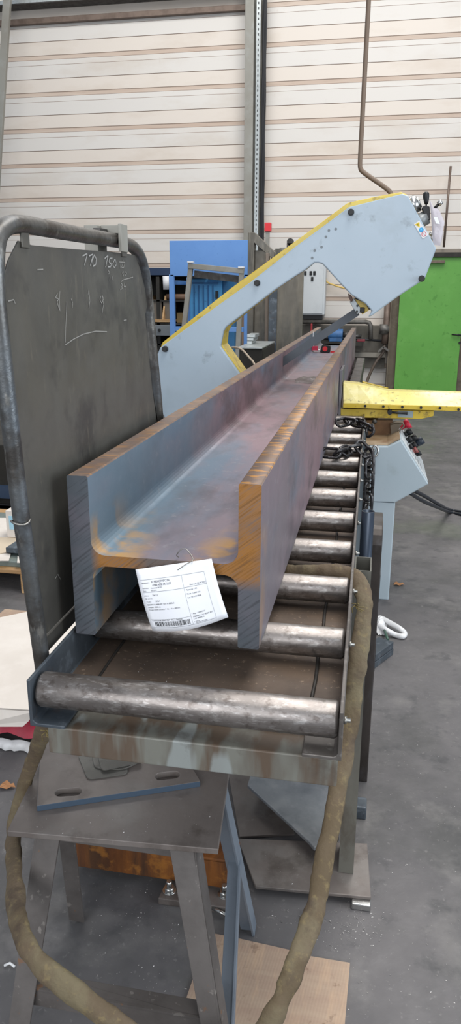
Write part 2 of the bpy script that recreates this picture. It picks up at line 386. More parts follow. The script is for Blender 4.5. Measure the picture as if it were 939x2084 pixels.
# ribbed cladding: horizontal profile every 0.5 m
mb = MB(); per = .505
z_ref = at(480, 91, Y=WY).z
xs0, xs1 = -11, 7
prof = []
k0 = int((z_ref-.0)/per)+1
z = z_ref+8*per
pts = []
while z > .02:
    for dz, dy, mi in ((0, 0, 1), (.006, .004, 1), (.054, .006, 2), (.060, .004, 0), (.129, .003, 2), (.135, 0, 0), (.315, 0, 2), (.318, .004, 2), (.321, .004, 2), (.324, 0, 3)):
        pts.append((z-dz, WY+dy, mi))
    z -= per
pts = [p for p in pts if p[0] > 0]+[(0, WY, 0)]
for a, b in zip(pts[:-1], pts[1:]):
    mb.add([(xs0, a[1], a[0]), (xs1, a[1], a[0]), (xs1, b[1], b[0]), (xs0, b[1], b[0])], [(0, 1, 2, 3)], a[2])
mb.box(xs0, xs1, WY+.05, WY+.12, 0, pts[0][0])
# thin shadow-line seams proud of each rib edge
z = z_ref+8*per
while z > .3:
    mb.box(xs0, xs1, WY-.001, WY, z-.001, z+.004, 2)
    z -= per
struct(mb.build('wall_back', [cladding, rib_brown, seam_d, cladding2]))
# steel column with cable tray
xa, xb = at(498, 240, Y=WY-.25).x, at(515.5, 240, Y=WY-.25).x
xc = at(533, 240, Y=WY-.1).x
mb = MB(); mb.box(xa, xb, WY-.26, WY-.24, 0, 6.6); mb.box(xa, xc, WY-.03, WY-.01, 0, 6.6); mb.box(xa+.07, xa+.085, WY-.24, WY-.03, 0, 6.6)
struct(mb.build('trim_1', columnm, bevel=.004))
t = thing('cable_tray', 'perforated galvanised cable tray running up the grey steel column', 'cable tray', (xb+.03, WY-.2, .3))
x1 = xb+.03
mb = MB(); mb.box(x1, x1+.055, WY-.21, WY-.205, .9, 5.6); mb.box(x1-.002, x1, WY-.21, WY-.17, .9, 5.6); mb.box(x1+.055, x1+.057, WY-.21, WY-.17, .9, 5.6)
for i in range(70): mb.add([(x1+.02, WY-.2106, 1.0+i*.065), (x1+.034, WY-.2106, 1.0+i*.065), (x1+.034, WY-.2106, 1.03+i*.065), (x1+.02, WY-.2106, 1.03+i*.065)], [(0, 1, 2, 3)], 1)
mb.build('tray', [galv, blackrub], t)
mb = MB()
for i in range(4):
    mb.tube([(x1+.085+.014*i+.004*math.sin(j*1.3+i), WY-.14, .6+j*.2) for j in range(29)], .011, 8)
tag(mb.build('cable_bundle', blackrub), 'bundle of black cables clipped beside the perforated tray on the column', 'cables')
# brace and high horizontal members
za = at(10, 12, Y=WY-.2); zb = at(498, -6, Y=WY-.2)
t = thing('high_cable_tray', 'horizontal galvanised tray on a dark rail high on the wall at the top edge', 'cable tray', (za.x, WY-.2, za.z))
mb = MB(); mb.box(-6.2, xa, WY-.25, WY-.0, za.z+.0, za.z+.05); mb.build('tray', galv, t)
mb = MB(); mb.box(-6.2, xa, WY-.26, WY-.02, za.z-.015, za.z-.001); mb.build('support_rail', darksteel, t)
zq = at(250, 29, Y=WY-.1).z
mb = MB(); mb.box(-6.4, xa, WY-.08, WY-.0, zq-.04, zq+.035)
struct(mb.build('trim_2', pipem, bevel=.004))
p = at(15, 0, Y=WY-.5); q = at(0, 250, Y=WY-.5); d = (q-p)
mb = MB(); mb.bar(p-d*.6, p+d*2.95, .11, .06, up=(0, 1, 0))
o = mb.build('wall_brace', columnm, bevel=.003); tag(o, 'grey flat steel brace leaning at the far left of the back wall', 'brace')
# low concrete band and ledge to the right of the stored plates
zt, zb_ = at(700, 662, Y=WY-.1).z, at(700, 716, Y=WY-.1).z
xl, xr = -4.2, at(787, 690, Y=WY-.1).x
mb = MB(); mb.box(xl, xr, WY-.12, WY, zb_, zt); struct(mb.build('trim_3', concreteband, bevel=.005))
z2 = at(700, 726, Y=WY-.14).z
mb = MB(); mb.box(xl, xr, WY-.18, WY, z2, zb_); struct(mb.build('trim_4', mat('ledge', '#8f8a80', .7, 0, [('#6d675e', 4, .5, .7, .6)]), bevel=.005))
z3 = at(700, 748, Y=WY-.1).z
mb = MB(); mb.box(xl, xr, WY-.08, WY, z3, z2); struct(mb.build('trim_5', concreteband, bevel=.005))
# green door
dl, dr = at(812, 640, Y=WY-.3).x, at(938, 690, Y=WY-.3).x
dt = at(870, 524, Y=WY-.3).z
t = bpy.data.objects.new('door_1', None); col.objects.link(t); t.location = ((dl+dr)/2, WY-.3, 0); t['_o'] = list(t.location); struct(t)
tag(t, 'green painted sliding steel door in the back wall', 'door'); struct(t)
mb = MB(); mb.box(dl, dr, WY-.3, WY-.24, .015, dt); mb.build('door_leaf', green, t, bevel=.004)
hp = at(930, 681, Y=WY-.34)
mb = MB(); mb.cyl((hp.x-.07, hp.y, hp.z), (hp.x+.1, hp.y, hp.z-.01), .011); mb.cyl((hp.x+.03, hp.y, hp.z), (hp.x+.03, WY-.3, hp.z), .012); mb.cyl((hp.x+.06, WY-.3, hp.z-.12), (hp.x+.06, WY-.32, hp.z-.12), .018)
mb.build('door_handle', black, t)
h2 = at(892, 531, Y=WY-.33)
mb = MB(); mb.box(h2.x-.2, h2.x+.1, WY-.36, WY-.3, h2.z-.03, h2.z+.01); mb.build('door_stop_bar', pipem, t, bevel=.003)
jl, jr = at(788, 740, Y=WY-.22).x, dl+.0
mb = MB(); mb.box(jl, jr+.03, WY-.22, WY, 0, dt+.05); mb.box(jl, jl+.02, WY-.3, WY, 0, dt); struct(mb.build('trim_6', jambm, bevel=.004))
lt = at(900, 507, Y=WY-.15).z; lb = at(900, 515, Y=WY-.15).z
mb = MB(); mb.box(dl-.1, 7, WY-.2, WY, lb, lt); struct(mb.build('trim_7', mat('lintel', '#8a8074', .6, 0, [('#6f665a', 3, .45, .7, .6)]), bevel=.004))
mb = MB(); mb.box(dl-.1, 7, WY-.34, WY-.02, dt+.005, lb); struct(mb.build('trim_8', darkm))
mb = MB(); mb.box(dr+.01, 7, WY-.2, WY-.1, 0, dt); struct(mb.build('trim_9', jambm))

# ---------------------------------------------------------------- services on the back wall
def pipe(name, pts, r, m, label, cat='pipe', seg=12, group=None):
    mb = MB(); mb.tube(pts, r, seg); o = mb.build(name, m); tag(o, label, cat, group); return o
y = WY-.25
pts = [at(600, 655, Y=y), at(745, 655, Y=y), at(752, 657, Y=y), at(755, 663, Y=y), at(755, 690, Y=y)]
pipe('wall_pipe', pts, .035, pipeg, 'thick grey pipe bending down to the ledge below the electrical cabinet')
pts = [at(790, 610, Y=y), at(787, 668, Y=y), at(783, 700, Y=y)]
pipe('vertical_drain_pipe', pts, .05, pipem, 'brown vertical pipe against the wall beside the green door')
mb = MB(); a = at(775, 670, Y=y-.03); mb.cyl(a, a+Vector((.13, 0, 0)), .05); mb.cyl(at(783, 660, Y=y), at(782, 680, Y=y), .07); tag(mb.build('pipe_valve', pipeg), 'grey valve coupling on the brown vertical pipe', 'valve')
pipe('compressed_air_pipe', [at(640, 689, Y=y), at(735, 690, Y=y), at(783, 694, Y=y)], .018, blackrub, 'thin dark pipe along the concrete band left of the brown pipe')
pts = smooth_path([at(783, 698, Y=y), at(781, 716, Y=y-.05), at(764, 740, Y=y-.1), at(748, 775, Y=y-.4), at(744, 800, Y=y-.6), at(743, 830, Z=.03)])
pipe('rubber_hose', pts, .022, mat('hose_brown', '#4d4138', .6), 'brown hose hanging from the pipe beside the green door', 'hose')
mb = MB(); a = at(781, 706, Y=y-.1); mb.bar(a, at(792, 714, Y=y-.1), .03, .03); mb.bar(a, at(770, 716, Y=y-.1), .03, .03); tag(mb.build('pipe_clamp', pipeg), 'small forked clamp on the hose below the brown pipe', 'clamp')
# electrical cabinet
a = at(617, 540, Y=WY-.3); b = at(661, 641, Y=WY-.3)
t = thing('electrical_cabinet', 'pale grey electrical cabinet with dark buttons on the back wall', 'electrical cabinet', ((a.x+b.x)/2, WY-.15, b.z))
x0c, x1c = at(615, 600, Y=WY-.3).x, at(662, 600, Y=WY-.3).x; zc0 = b.z; zc1 = at(640, 528, Y=WY-.3).z
mb = MB(); mb.box(x0c, x1c, WY-.3, WY-.02, zc0, zc1); mb.build('cabinet_box', cabinet, t, bevel=.01)
mb = MB(); mb.box(x0c+.02, x1c-.03, WY-.315, WY-.3, zc0+.02, zc1-.02); mb.build('cabinet_door', cabinet, t, bevel=.004)
mb = MB(); mb.box(x0c, x1c-.03, WY-.28, WY-.04, zc0-.07, zc0); mb.build('cable_gland_box', black, t)
for px, py in ((633, 556), (640.5, 556), (636, 567.5), (622, 556)):
    c = at(px, py, Y=WY-.32); mb = MB(); mb.box(c.x-.018, c.x+.018, WY-.33, WY-.315, c.z-.03, c.z+.03); mb.build('switch', black, t, bevel=.004)
pts = smooth_path([at(663, 552, Y=WY-.1), at(665, 572, Y=WY-.1), at(680, 580, Y=WY-.1), at(700, 586, Y=WY-.1), at(720, 590, Y=WY-.1)])
pipe('yellow_air_hose', pts, .013, mat('hose_yellow', '#d9b765', .5), 'thin yellow hose curling beside the electrical cabinet', 'hose')
mb = MB(); a = at(635, 668, Y=y-.05); mb.box(a.x-.02, a.x+.01, y-.06, y-.03, a.z-.07, a.z+.07); tag(mb.build('red_tag', mat('tag_red', '#a03036', .5), bevel=.01), 'small red tag hanging from the wall pipe under the cabinet', 'tag')
# blue motor, behind the far end of the beam
a = at(685, 681, Y=WY-.4)
t = thing('blue_pump', 'small blue pump on a dark shelf beyond the end of the beam', 'pump', (a.x, a.y, a.z-.1))
mb = MB(); mb.cyl((a.x-.12, a.y, a.z), (a.x+.1, a.y, a.z), .085); mb.box(a.x-.1, a.x+.09, a.y-.07, a.y+.07, a.z-.1, a.z-.05); mb.build('motor', mat('pump_blue', '#38679a', .5, 0, [('#274a70', 9, .45, .7, .6)]), t, bevel=.006)
mb = MB(); mb.cyl((a.x+.1, a.y, a.z), (a.x+.2, a.y, a.z), .04); mb.cyl((a.x+.26, a.y, a.z-.03), (a.x+.26, a.y, a.z+.1), .035); mb.cyl((a.x+.2, a.y, a.z-.02), (a.x+.38, a.y, a.z-.02), .03); mb.build('fitting', darksteel, t)
z_ = a.z-.1
mb = MB(); mb.box(a.x-.35, at(740, 690, Y=WY-.4).x, WY-.5, WY-.12, z_-.06, z_); tag(mb.build('wall_shelf', darkm), 'dark shelf under the blue pump', 'shelf')
a = at(736, 684, Y=WY-.35)
mb = MB(); mb.box(a.x-.06, a.x+.06, WY-.42, WY-.3, z_, z_+.035); tag(mb.build('red_tool_case', mat('tool_dark_red', '#7b2b35', .5), bevel=.008), 'small dark red tool lying on the dark shelf right of the blue pump', 'tool')
mb = MB(); a = at(737, 690, Y=WY-.35)
# red sounder on post
a = at(546, 463, Y=10.9)
t = thing('alarm_sounder', 'small red alarm sounder on a grey post right of the column', 'alarm', (a.x, a.y, 0))
mb = MB(); mb.box(a.x-.045, a.x+.045, a.y-.05, a.y+.05, a.z-.055, a.z+.06); mb.build('sounder', redp, t, bevel=.01)
mb = MB(); mb.box(a.x-.03, a.x+.02, a.y-.03, a.y+.03, 0, a.z-.055); mb.build('post', columnm, t)
# hanging conduit to the saw
Y0 = 4.45
pts = [at(751, 0, Y=Y0)+Vector((0, 0, 2.2)), at(751, 0, Y=Y0), at(733.5, 325, Y=Y0), at(734, 342, Y=Y0), at(742, 352, Y=Y0), at(775, 375, Y=Y0), at(792, 388, Y=Y0), at(800, 400, Y=Y0)]
pts2 = [pts[0], pts[1]]+smooth_path(pts[2:], 5)
pipe('cable_conduit', pts2, .0125, mat('conduit', '#6d5c4d', .5), 'brown flexible conduit hanging from above down to the saw head', 'conduit')
pipe('wall_rod', [at(918, 338, Y=WY-.3), at(904, 503, Y=WY-.3)], .017, pipem, 'thin brown rod leaning on the wall above the green door', 'rod')

# ================================================================ STORAGE AT THE BACK LEFT
BY = 9.5
a = at(345, 490, Y=BY); b = at(505, 562, Y=BY)
t = thing('blue_rack', 'tall blue painted steel rack with a solid blue top panel', 'rack', ((a.x+b.x)/2, BY, 0))
mb = MB(); mb.box(a.x, b.x+.03, BY, BY+.03, b.z, a.z); mb.build('top_panel', bluep, t, bevel=.003)
for px in (350, 502):
    c = at(px, 620, Y=BY)
    mb = MB(); mb.box(c.x-.032, c.x+.032, BY, BY+.06, 0, b.z+.02); mb.build('upright', bluep, t, bevel=.004)
for py in (670, 730):
    c = at(420, py, Y=BY); mb = MB(); mb.box(a.x+.05, b.x, BY+.01, BY+.05, c.z-.03, c.z+.03); mb.build('cross_rail', bluep, t, bevel=.003)
for px in (350, 502):
    c = at(px, 620, Y=BY); mb = MB(); mb.box(c.x-.03, c.x+.03, BY+.9, BY+.96, 0, b.z); mb.box(c.x-.02, c.x+.02, BY+.06, BY+.9, b.z-.1, b.z-.05); mb.build('rear_upright', bluep, t, bevel=.004)
# shelving
SY = 11.0
sx0, sx1 = -6.2, at(497, 620, Y=SY).x
t = shelf_root = thing('shelving_unit', 'deep dark shelving unit full of parts behind the blue rack', 'shelving', ((sx0+sx1)/2, SY+.4, 0))
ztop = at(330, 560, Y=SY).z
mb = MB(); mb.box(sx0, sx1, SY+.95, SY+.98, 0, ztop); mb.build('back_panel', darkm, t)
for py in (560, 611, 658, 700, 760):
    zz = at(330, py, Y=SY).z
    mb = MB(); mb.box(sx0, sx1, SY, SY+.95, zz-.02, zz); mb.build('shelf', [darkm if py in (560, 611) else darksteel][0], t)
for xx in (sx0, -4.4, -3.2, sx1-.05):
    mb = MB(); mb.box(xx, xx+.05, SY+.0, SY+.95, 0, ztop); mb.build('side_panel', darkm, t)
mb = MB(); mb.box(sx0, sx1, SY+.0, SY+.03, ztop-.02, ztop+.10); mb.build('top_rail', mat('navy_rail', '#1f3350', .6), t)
zsh = at(330, 658, Y=SY-.05).z
# open wooden compartments
a = at(305, 655, Y=SY-.05); b = at(346, 655, Y=SY-.05)
t = thing('pigeonhole_box', 'pale wooden box with open compartments in the dark shelving', 'box', (a.x, SY, a.z))
mb = MB(); mb.box(a.x-.5, b.x+.04, SY-.08, SY+.7, a.z, a.z+.035); mb.build('base', woodm, t)
for px in (298, 330):
    c = at(px, 620, Y=SY-.05); mb = MB(); mb.prism([(c.x, SY-.08, a.z+.035), (c.x, SY+.7, a.z+.035), (c.x, SY+.7, a.z+.37), (c.x, SY+.1, a.z+.37)], (.025, 0, 0)); mb.build('divider', woodm, t)
for c0, c1 in (((300, 630), (328, 610)), ((332, 632), (350, 614))):
    p, q = at(*c0, Y=SY), at(*c1, Y=SY)
    mb = MB(); mb.box(p.x, q.x, SY+.02, SY+.05, a.z+.035, q.z); tag(mb.build('storage_bin', greybin, bevel=.004), 'brown front bin in the wooden compartment box, %s' % ('left one' if c0[0] == 300 else 'right one'), 'bin', 'bins in the wooden compartments')
a = at(308, 683, Y=SY-.1); b = at(348, 662, Y=SY-.1)
t = shelf_root; 
mb = MB(); mb.box(a.x-.6, b.x+.02, SY-.1, SY-.0, a.z, b.z); mb.build('drawer_front', mat('drawer_grey', '#74797c', .5, .2), t, bevel=.005)
c = at(325, 672, Y=SY-.1); mb = MB(); mb.cyl(c, c-Vector((0, .03, 0)), .02); mb.build('knob', black, t)
# white roll, tube, small parts
a = at(341, 575, Y=SY-.02); mb = MB(); mb.cyl((a.x, SY-.07, a.z-.1), (a.x, SY-.07, a.z+.09), .05, .055); tag(mb.build('paper_roll', whitepl), 'white paper roll hanging at the top of the dark shelving', 'roll')
a = at(365, 606, Y=SY+.1); zt_ = at(330, 611, Y=SY).z
mb = MB(); mb.cyl((a.x-.2, SY+.15, zt_+.045), (a.x+.15, SY+.1, zt_+.045), .045, seg=20); mb.cyl((a.x-.2, SY+.25, zt_+.045), (a.x+.1, SY+.25, zt_+.045), .04); tag(mb.build('cardboard_tube', mat('tube_brown', '#6a5140', .7)), 'brown tube lying on the upper dark shelf behind the blue upright', 'tube')
rng = random.Random(3)
for i in range(7):
    xx = -3.15+.2*i
    hh = rng.uniform(.08, .2); 
    mb = MB(); mb.box(xx, xx+.13, SY+.2, SY+.45, zsh, zsh+hh) if i % 2 else mb.cyl((xx+.05, SY+.3, zsh), (xx+.05, SY+.3, zsh+hh+.04), .05)
    if at(352, 640, Y=SY).x < xx < at(392, 640, Y=SY).x: tag(mb.build('parts_tin', [greybin, mat('tin_tan', '#a48a5c', .6), darksteel][i % 3], bevel=.004 if i % 2 else 0), ['grey-brown','tan','dark'][i % 3]+' %s standing on the lower shelf behind the left blue upright' % ('box' if i % 2 else 'tin'), 'container', 'containers on the lower shelf')
# blue ribbed cabinet
CY = 10.0
a = at(386, 567, Y=CY); b = at(452, 640, Y=CY)
t = thing('blue_cabinet', 'bright blue ribbed steel cabinet behind the leaning grey frame', 'cabinet', ((a.x+b.x)/2, CY, 0))
mb = MB(); mb.box(a.x, b.x, CY, CY+.6, .05, a.z); mb.build('body', bluelk, t, bevel=.01)
mb = MB(); mb.box(b.x, b.x+.16, CY+.05, CY+.6, .05, a.z-.02); mb.build('side_wing', mat('cabinet_blue_dark', '#2c668f', .5), t, bevel=.006)
mb = MB(); za_ = at(400, 576, Y=CY).z
xw = b.x-a.x
mb.box(a.x+.03, b.x-.05, CY-.018, CY, za_-.01, za_+.01)
for i in range(5): mb.box(a.x+.06+i*(xw-.18)/4-.006, a.x+.06+i*(xw-.18)/4+.006, CY-.012, CY, .1, za_-.03)
mb.build('rib_set', mat('cabinet_blue_line', '#1c5585', .5), t)
mb = MB(); c = at(442, 600, Y=CY); mb.box(c.x-.015, c.x+.02, CY-.04, CY, c.z-.05, c.z+.05); mb.build('latch', black, t, bevel=.004)
mb = MB(); c = at(398, 565, Y=CY); mb.prism([(c.x-.07, CY-.1, a.z), (c.x+.15, CY-.1, a.z), (c.x+.19, CY-.1, a.z+.09), (c.x-.07, CY-.1, a.z+.09)], (0, .3, 0)); tag(mb.build('dark_tray', black), 'black tray lying on top of the blue cabinet, left one', 'tray')
mb = MB(); c = at(440, 565, Y=CY); mb.prism([(c.x-.1, CY-.05, a.z), (c.x+.16, CY-.05, a.z), (c.x+.12, CY-.05, a.z+.05), (c.x-.08, CY-.05, a.z+.05)], (0, .3, 0)); tag(mb.build('dark_tray', black), 'low black lid lying on the right half of the blue cabinet', 'tray')
a = at(484, 600, Y=10.2)
mb = MB(); mb.box(a.x-.13, a.x+.1, 10.63, 10.67, 0, at(480, 563, Y=10.2).z); tag(mb.build('timber_board', mat('board_tan', '#9b8168', .7, 0, [('#7c644e', 3, .45, .7, .7, (4, 1, .5))])), 'tan timber board standing behind the right leg of the grey frame', 'board')
# leaning grey rectangular frame
FY = 9.1
P = [at(389, 541, Y=FY), at(492, 552, Y=FY)]
t = thing('angle_iron_frame', 'grey tubular steel frame leaning in front of the blue cabinet', 'frame', (P[0].x, FY, 0))
lg0 = at(378, 640, Y=FY-.02)
dirL = (lg0-P[0]); kf = (P[0].z-0.02)/(-dirL.z)
footL = P[0]+dirL*kf
mb = MB(); mb.bar(P[0], footL, .055, .055, up=(0, 1, 0)); mb.build('left_leg', columnm, t, bevel=.004)
dirR = at(488, 640, Y=FY-.02)-P[1]; footR = P[1]+dirR*((P[1].z-.02)/(-dirR.z))
mb = MB(); mb.bar(P[1], footR, .055, .055, up=(0, 1, 0)); mb.build('right_leg', columnm, t, bevel=.004)
mb = MB(); mb.bar(P[0]+Vector((-.03, -.01, .0)), P[1]+Vector((.03, -.01, 0)), .06, .06); mb.build('top_rail', columnm, t, bevel=.004)
mb = MB(); mb.bar(P[0]+Vector((.03, .06, -.09)), P[1]+Vector((-.03, .06, -.09)), .06, .08); mb.build('inner_rail', darksteel, t)
for c in (P[0], P[1]):
    mb = MB(); mb.box(c.x-.035, c.x+.035, FY-.05, FY+.03, c.z+.03, c.z+.05); mb.build('plastic_cap', whitepl, t, bevel=.004)

# stored H frame and flat plates right of the blue rack
SY2 = 8.0
a = at(505, 473, Y=SY2); b = at(522, 473, Y=SY2)
t = thing('stored_steelwork', 'tall dark steel channel frame standing beside the column', 'frame', ((a.x+b.x)/2, SY2, 0))
mb = MB(); mb.box(a.x, a.x+.065, SY2, SY2+.12, 0, a.z); mb.build('front_post', oxide, t, bevel=.004)
e = at(556, 512, Y=SY2)
mb = MB(); mb.prism([(a.x+.065, SY2, a.z), (e.x, SY2+.1, e.z), (e.x, SY2+.1, e.z-.08), (a.x+.065, SY2, a.z-.1)], (0, .14, 0)); mb.build('top_rail', oxide, t, bevel=.004)
mb = MB(); mb.box(e.x-.035, e.x+.01, SY2+.1, SY2+.25, 0, e.z-.02); mb.build('rear_post', darksteel, t, bevel=.004)
mb = MB(); xm = at(527, 600, Y=SY2).x; xm2 = at(540, 600, Y=SY2).x
mb.box(a.x+.066, xm2+.02, SY2+.06, SY2+.09, 0, a.z-.17); mb.build('web_plate', oxide, t, bevel=.003)
mb = MB(); mb.box(xm2, xm2+.03, SY2-.0, SY2+.12, 0, a.z-.2); mb.build('inner_flange', mat('frame_light', '#86796c', .5, .3, [('#5a5048', 3, .45, .7, .7, (1, 1, .3))]), t, bevel=.003)
l0, r0 = at(552, 640, Y=SY2-.4), at(616, 640, Y=SY2-.4)
zt_ = at(600, 528, Y=SY2-.4).z
t = thing('stored_steel_plate', 'large flat brown steel plate standing on edge under the saw arm', 'plate', ((l0.x+r0.x)/2, SY2-.4, 0))
mb = MB(); mb.prism([(l0.x, SY2-.40, 0), (r0.x, SY2-.4, 0), (r0.x, SY2-.4, zt_), (l0.x+.02, SY2-.4, zt_)], (0, .03, 0)); mb.build('plate', oxide, t, bevel=.003)
mb = MB(); mb.box(l0.x-.02, l0.x+.06, SY2-.43, SY2-.401, 0, zt_-.02); mb.build('edge_strip', bluesteel, t, bevel=.003)
a = at(520, 455, Y=9)
for px, top, lab in ((566, 506, 'narrow brown steel flat standing left of the two behind the saw arm'), (573, 503, 'narrow grey steel flat standing right of the two behind the saw arm')):
    c = at(px, top, Y=8.7); mb = MB(); yy = 8.7 if px == 566 else 8.78; mb.box(c.x-.03, c.x+.035, yy, yy+.03, 0, c.z); tag(mb.build('steel_flat', oxide if px == 566 else columnm), lab, 'steel flat', 'steel flats behind the saw arm')
c = at(591, 492, Y=11.6)
mb = MB(); mb.box(c.x-.05, c.x+.05, 11.6, 11.65, 0, c.z-.02); mb.cyl((c.x+.0, 11.6, c.z), (c.x+.0, 11.66, c.z), .05); tag(mb.build('wall_bracket', darksteel), 'dark bracket with an eye end rising just above the saw arm', 'bracket')
# dark box with stacked metal and pale hose behind the saw
t_a = at(487, 714, Y=6.6); t_b = at(512, 716, Y=6.6)
t = thing('dark_crate', 'dark steel crate seen through the opening of the saw arm', 'crate', (t_a.x, 6.6, 0))
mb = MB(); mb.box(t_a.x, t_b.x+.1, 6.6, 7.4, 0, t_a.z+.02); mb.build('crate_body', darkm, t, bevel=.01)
mb = MB(); mb.box(t_a.x-.01, t_b.x+.1, 6.58, 7.42, t_a.z+.02, t_a.z+.035); mb.build('rim', galv, t, bevel=.004)
for i, (px, py, l) in enumerate(((497, 722, 'lowest'), (500, 716, 'middle'), (503, 711, 'topmost'))):
    c = at(px, py, Y=7.1); z0 = t_a.z+.0355+i*.03
    mb = MB(); mb.box(max(c.x-.06+.02*i, t_a.x+.01), c.x+.1, 6.95, 7.2, z0, z0+.028); tag(mb.build('steel_offcut', [galv, plate_m][0] if False else galv, bevel=.004), 'flat bright steel offcut, %s of three stacked on the dark crate' % l, 'offcut', 'offcuts on the crate')
pts = smooth_path([at(452, 720, Y=6.4), at(468, 708, Y=6.3), at(490, 710, Y=6.2), at(508, 728, Y=6.1), at(518, 741, Y=6.0), at(524, 765, Y=6.0), at(520, 790, Y=6.1)+Vector((0, 0, -.6)), Vector((-.9, 6.1, .01))])
mb = MB(); mb.tube(pts, .009, 8); t = mb.build('pale_hose', mat('hose_tan', '#a0917e', .5)); tag(t, 'pale thin hose arching over the dark crate behind the saw', 'hose')

# ---------------------------------------------------------------- pile at the left edge
t = thing('wooden_pallet', 'wooden pallet carrying a steel block behind the welding shield', 'pallet', (-2.2, 3.9, 0))
pz = .13
for i in range(5):
    mb = MB(); mb.box(-2.9, -1.66, 3.42+i*.2, 3.42+i*.2+.14, pz-.022, pz); mb.build('deck_board', woodm, t, bevel=.003)
for xx in (-2.85, -2.3, -1.78):
    mb = MB(); mb.box(xx, xx+.1, 3.42, 4.36, .0, pz-.022); mb.build('bearer', woodm, t, bevel=.003)
bz = at(20, 1142, Y=3.46).z
mb = MB(); mb.box(-2.8, -1.70, 3.46, 4.3, pz, bz); tag(mb.build('steel_block', mat('block_grey', '#77817c', .5, .2, [('#5c6664', 4, .45, .7, .7), ('#8d8468', 7, .6, .7, .5)]), bevel=.006), 'large grey-green steel block on the wooden pallet', 'steel block')
a = at(0, 1100, Z=bz); 
for i, (p0, p1, p2, p3, dz, lab) in enumerate((((-20, 1055), (60, 1055), (60, 1100), (-20, 1110), .004, 'far sheet, under the pale blue carton'), ((-20, 1095), (60, 1095), (60, 1118), (-20, 1130), .010, 'middle sheet'), ((-10, 1125), (22, 1128), (18, 1142), (-10, 1142), .004, 'small near piece'), ((36, 1133), (60, 1133), (60, 1146), (35, 1146), .004, 'near piece at the right corner'))):
    P4 = [at(*q, Z=bz+dz) for q in (p0, p1, p2, p3)]
    mb = MB(); mb.prism(P4, (0, 0, .004)); tag(mb.build('cardboard_piece', whiteboard if i != 1 else mat('pale_card', '#c9b9a2', .8)), 'beige cardboard on the grey-green steel block, '+lab, 'cardboard', 'cardboard on the steel block')
P4 = [at(*q, Z=bz+.016) for q in ((12, 1125), (32, 1112), (70, 1112), (70, 1130))]
mb = MB(); mb.prism(P4, (0, 0, .03)); tag(mb.build('steel_offcut', bluesteel, bevel=.003), 'thick dark steel slab on the cardboard at the pallet', 'offcut')
c = at(28, 1094, Z=bz+.016)
t = thing('small_carton', 'small pale carton with a light blue label beside the shield tube', 'carton', c)
mb = MB(); mb.box(c.x-.04, c.x+.1, c.y, c.y+.12, c.z, c.z+.16); mb.build('carton', whiteboard, t, bevel=.003)
mb = MB(); mb.box(c.x-.02, c.x+.04, c.y-.003, c.y, c.z+.05, c.z+.13); mb.build('label_patch', packlabel, t)
c = at(10, 1050, Y=4.6)
mb = MB(); mb.box(c.x-1, c.x+.25, 4.55, 4.7, c.z-.06, c.z+.02); o = mb.build('timber_beam', woodm, bevel=.004)
tag(o, 'wooden beam lying behind the grey-green block at the left edge', 'beam'); zbm = c.z-.06
t = thing('dark_machine', 'large dark machine body with a blue rail behind the shield at the left edge', 'machine', (-3.2, 5.2, 0))
zm = at(10, 905, Y=5.0).z
mb = MB(); mb.box(-4.4, -1.9, 5.0, 6.0, 0, zm); mb.build('machine_body', darkm, t, bevel=.01)
zq = at(10, 1000, Y=4.97).z
mb = MB(); mb.box(-4.4, -1.9, 4.95, 5.0, zq-.05, zq+.04); mb.build('blue_rail', mat('rail_blue', '#34455c', .5), t)
mb = MB(); mb.box(-4.3, -2.0, 4.72, 4.98, 0, zbm-.02); mb.build('plinth', darksteel, t, bevel=.006)
mb = MB(); mb.box(c.x-1, c.x+.25, 4.5, 4.7, 0, zbm); tag(mb.build('timber_stack', mat('old_wood', '#5f4a38', .8, 0, [('#463528', 5, .45, .7, .7)])), 'stack of old brown timber under the wooden beam', 'timber')
# pale board on a carton
bz = .20
P6 = [at(*q, Z=bz) for q in ((-60, 1272), (62, 1246), (180, 1215), (185, 1330), (72, 1448), (-60, 1440))]
F3 = [at(x_, y_, Z=bz-.012+dz) for x_, y_, dz in ((-60, 1440, .012), (72, 1448, .012), (58, 1468, -.03), (46, 1479, -.05), (-60, 1479, -.05))]
mb = MB(); mb.prism(P6, (0, 0, .006))
f2 = [p.copy() for p in F3]
mb.prism(f2, (0, 0, .004))
o = mb.build('packing_sheet', whiteboard); tag(o, 'large pale packing sheet lying beside the foot of the shield', 'packing sheet')
cx = (P6[0]+P6[2]+P6[4])/3
mb = MB(); mb.box(cx.x-.25, cx.x+.1, cx.y-.2, cx.y+.25, 0, bz); tag(mb.build('packing_box', cardb, bevel=.004), 'low cardboard box propping up the pale packing sheet', 'box')
# red sack
c = at(30, 1515, Z=0.0)
t = thing('red_sack', 'crumpled red sack with a torn white edge on the floor at the left', 'sack', (c.x, c.y, 0))
mb = MB(); vs = []; nx, ny = 22, 12
for j in range(ny+1):
    for i in range(nx+1):
        u, v = i/nx, j/ny
        x = c.x-.22+.42*u; yy = c.y-.02+.25*v
        hgt = .13*(math.sin(math.pi*min(1, .05+v*.9))**.5)*(math.sin(math.pi*min(1, .08+u*.84))**.4)+.02*noise.noise(Vector((u*7, v*6, 0)))
        vs.append((x, yy, max(.003, hgt)))
mb.add(vs, [(j*(nx+1)+i, j*(nx+1)+i+1, (j+1)*(nx+1)+i+1, (j+1)*(nx+1)+i) for j in range(ny) for i in range(nx)], 0, True)
mb.build('sack_body', redbag, t)
mb = MB(); vs = []
for i in range(25):
    u = i/24; x = c.x-.2+.4*u; z0 = .012+.02*abs(noise.noise(Vector((u*14, 3, 1))))
    vs += [(x, c.y-.02, .034+.012*noise.noise(Vector((u*11, 1, 1)))), (x+.004, c.y-.035-.03*abs(noise.noise(Vector((u*19, 7, 1)))), .004)]
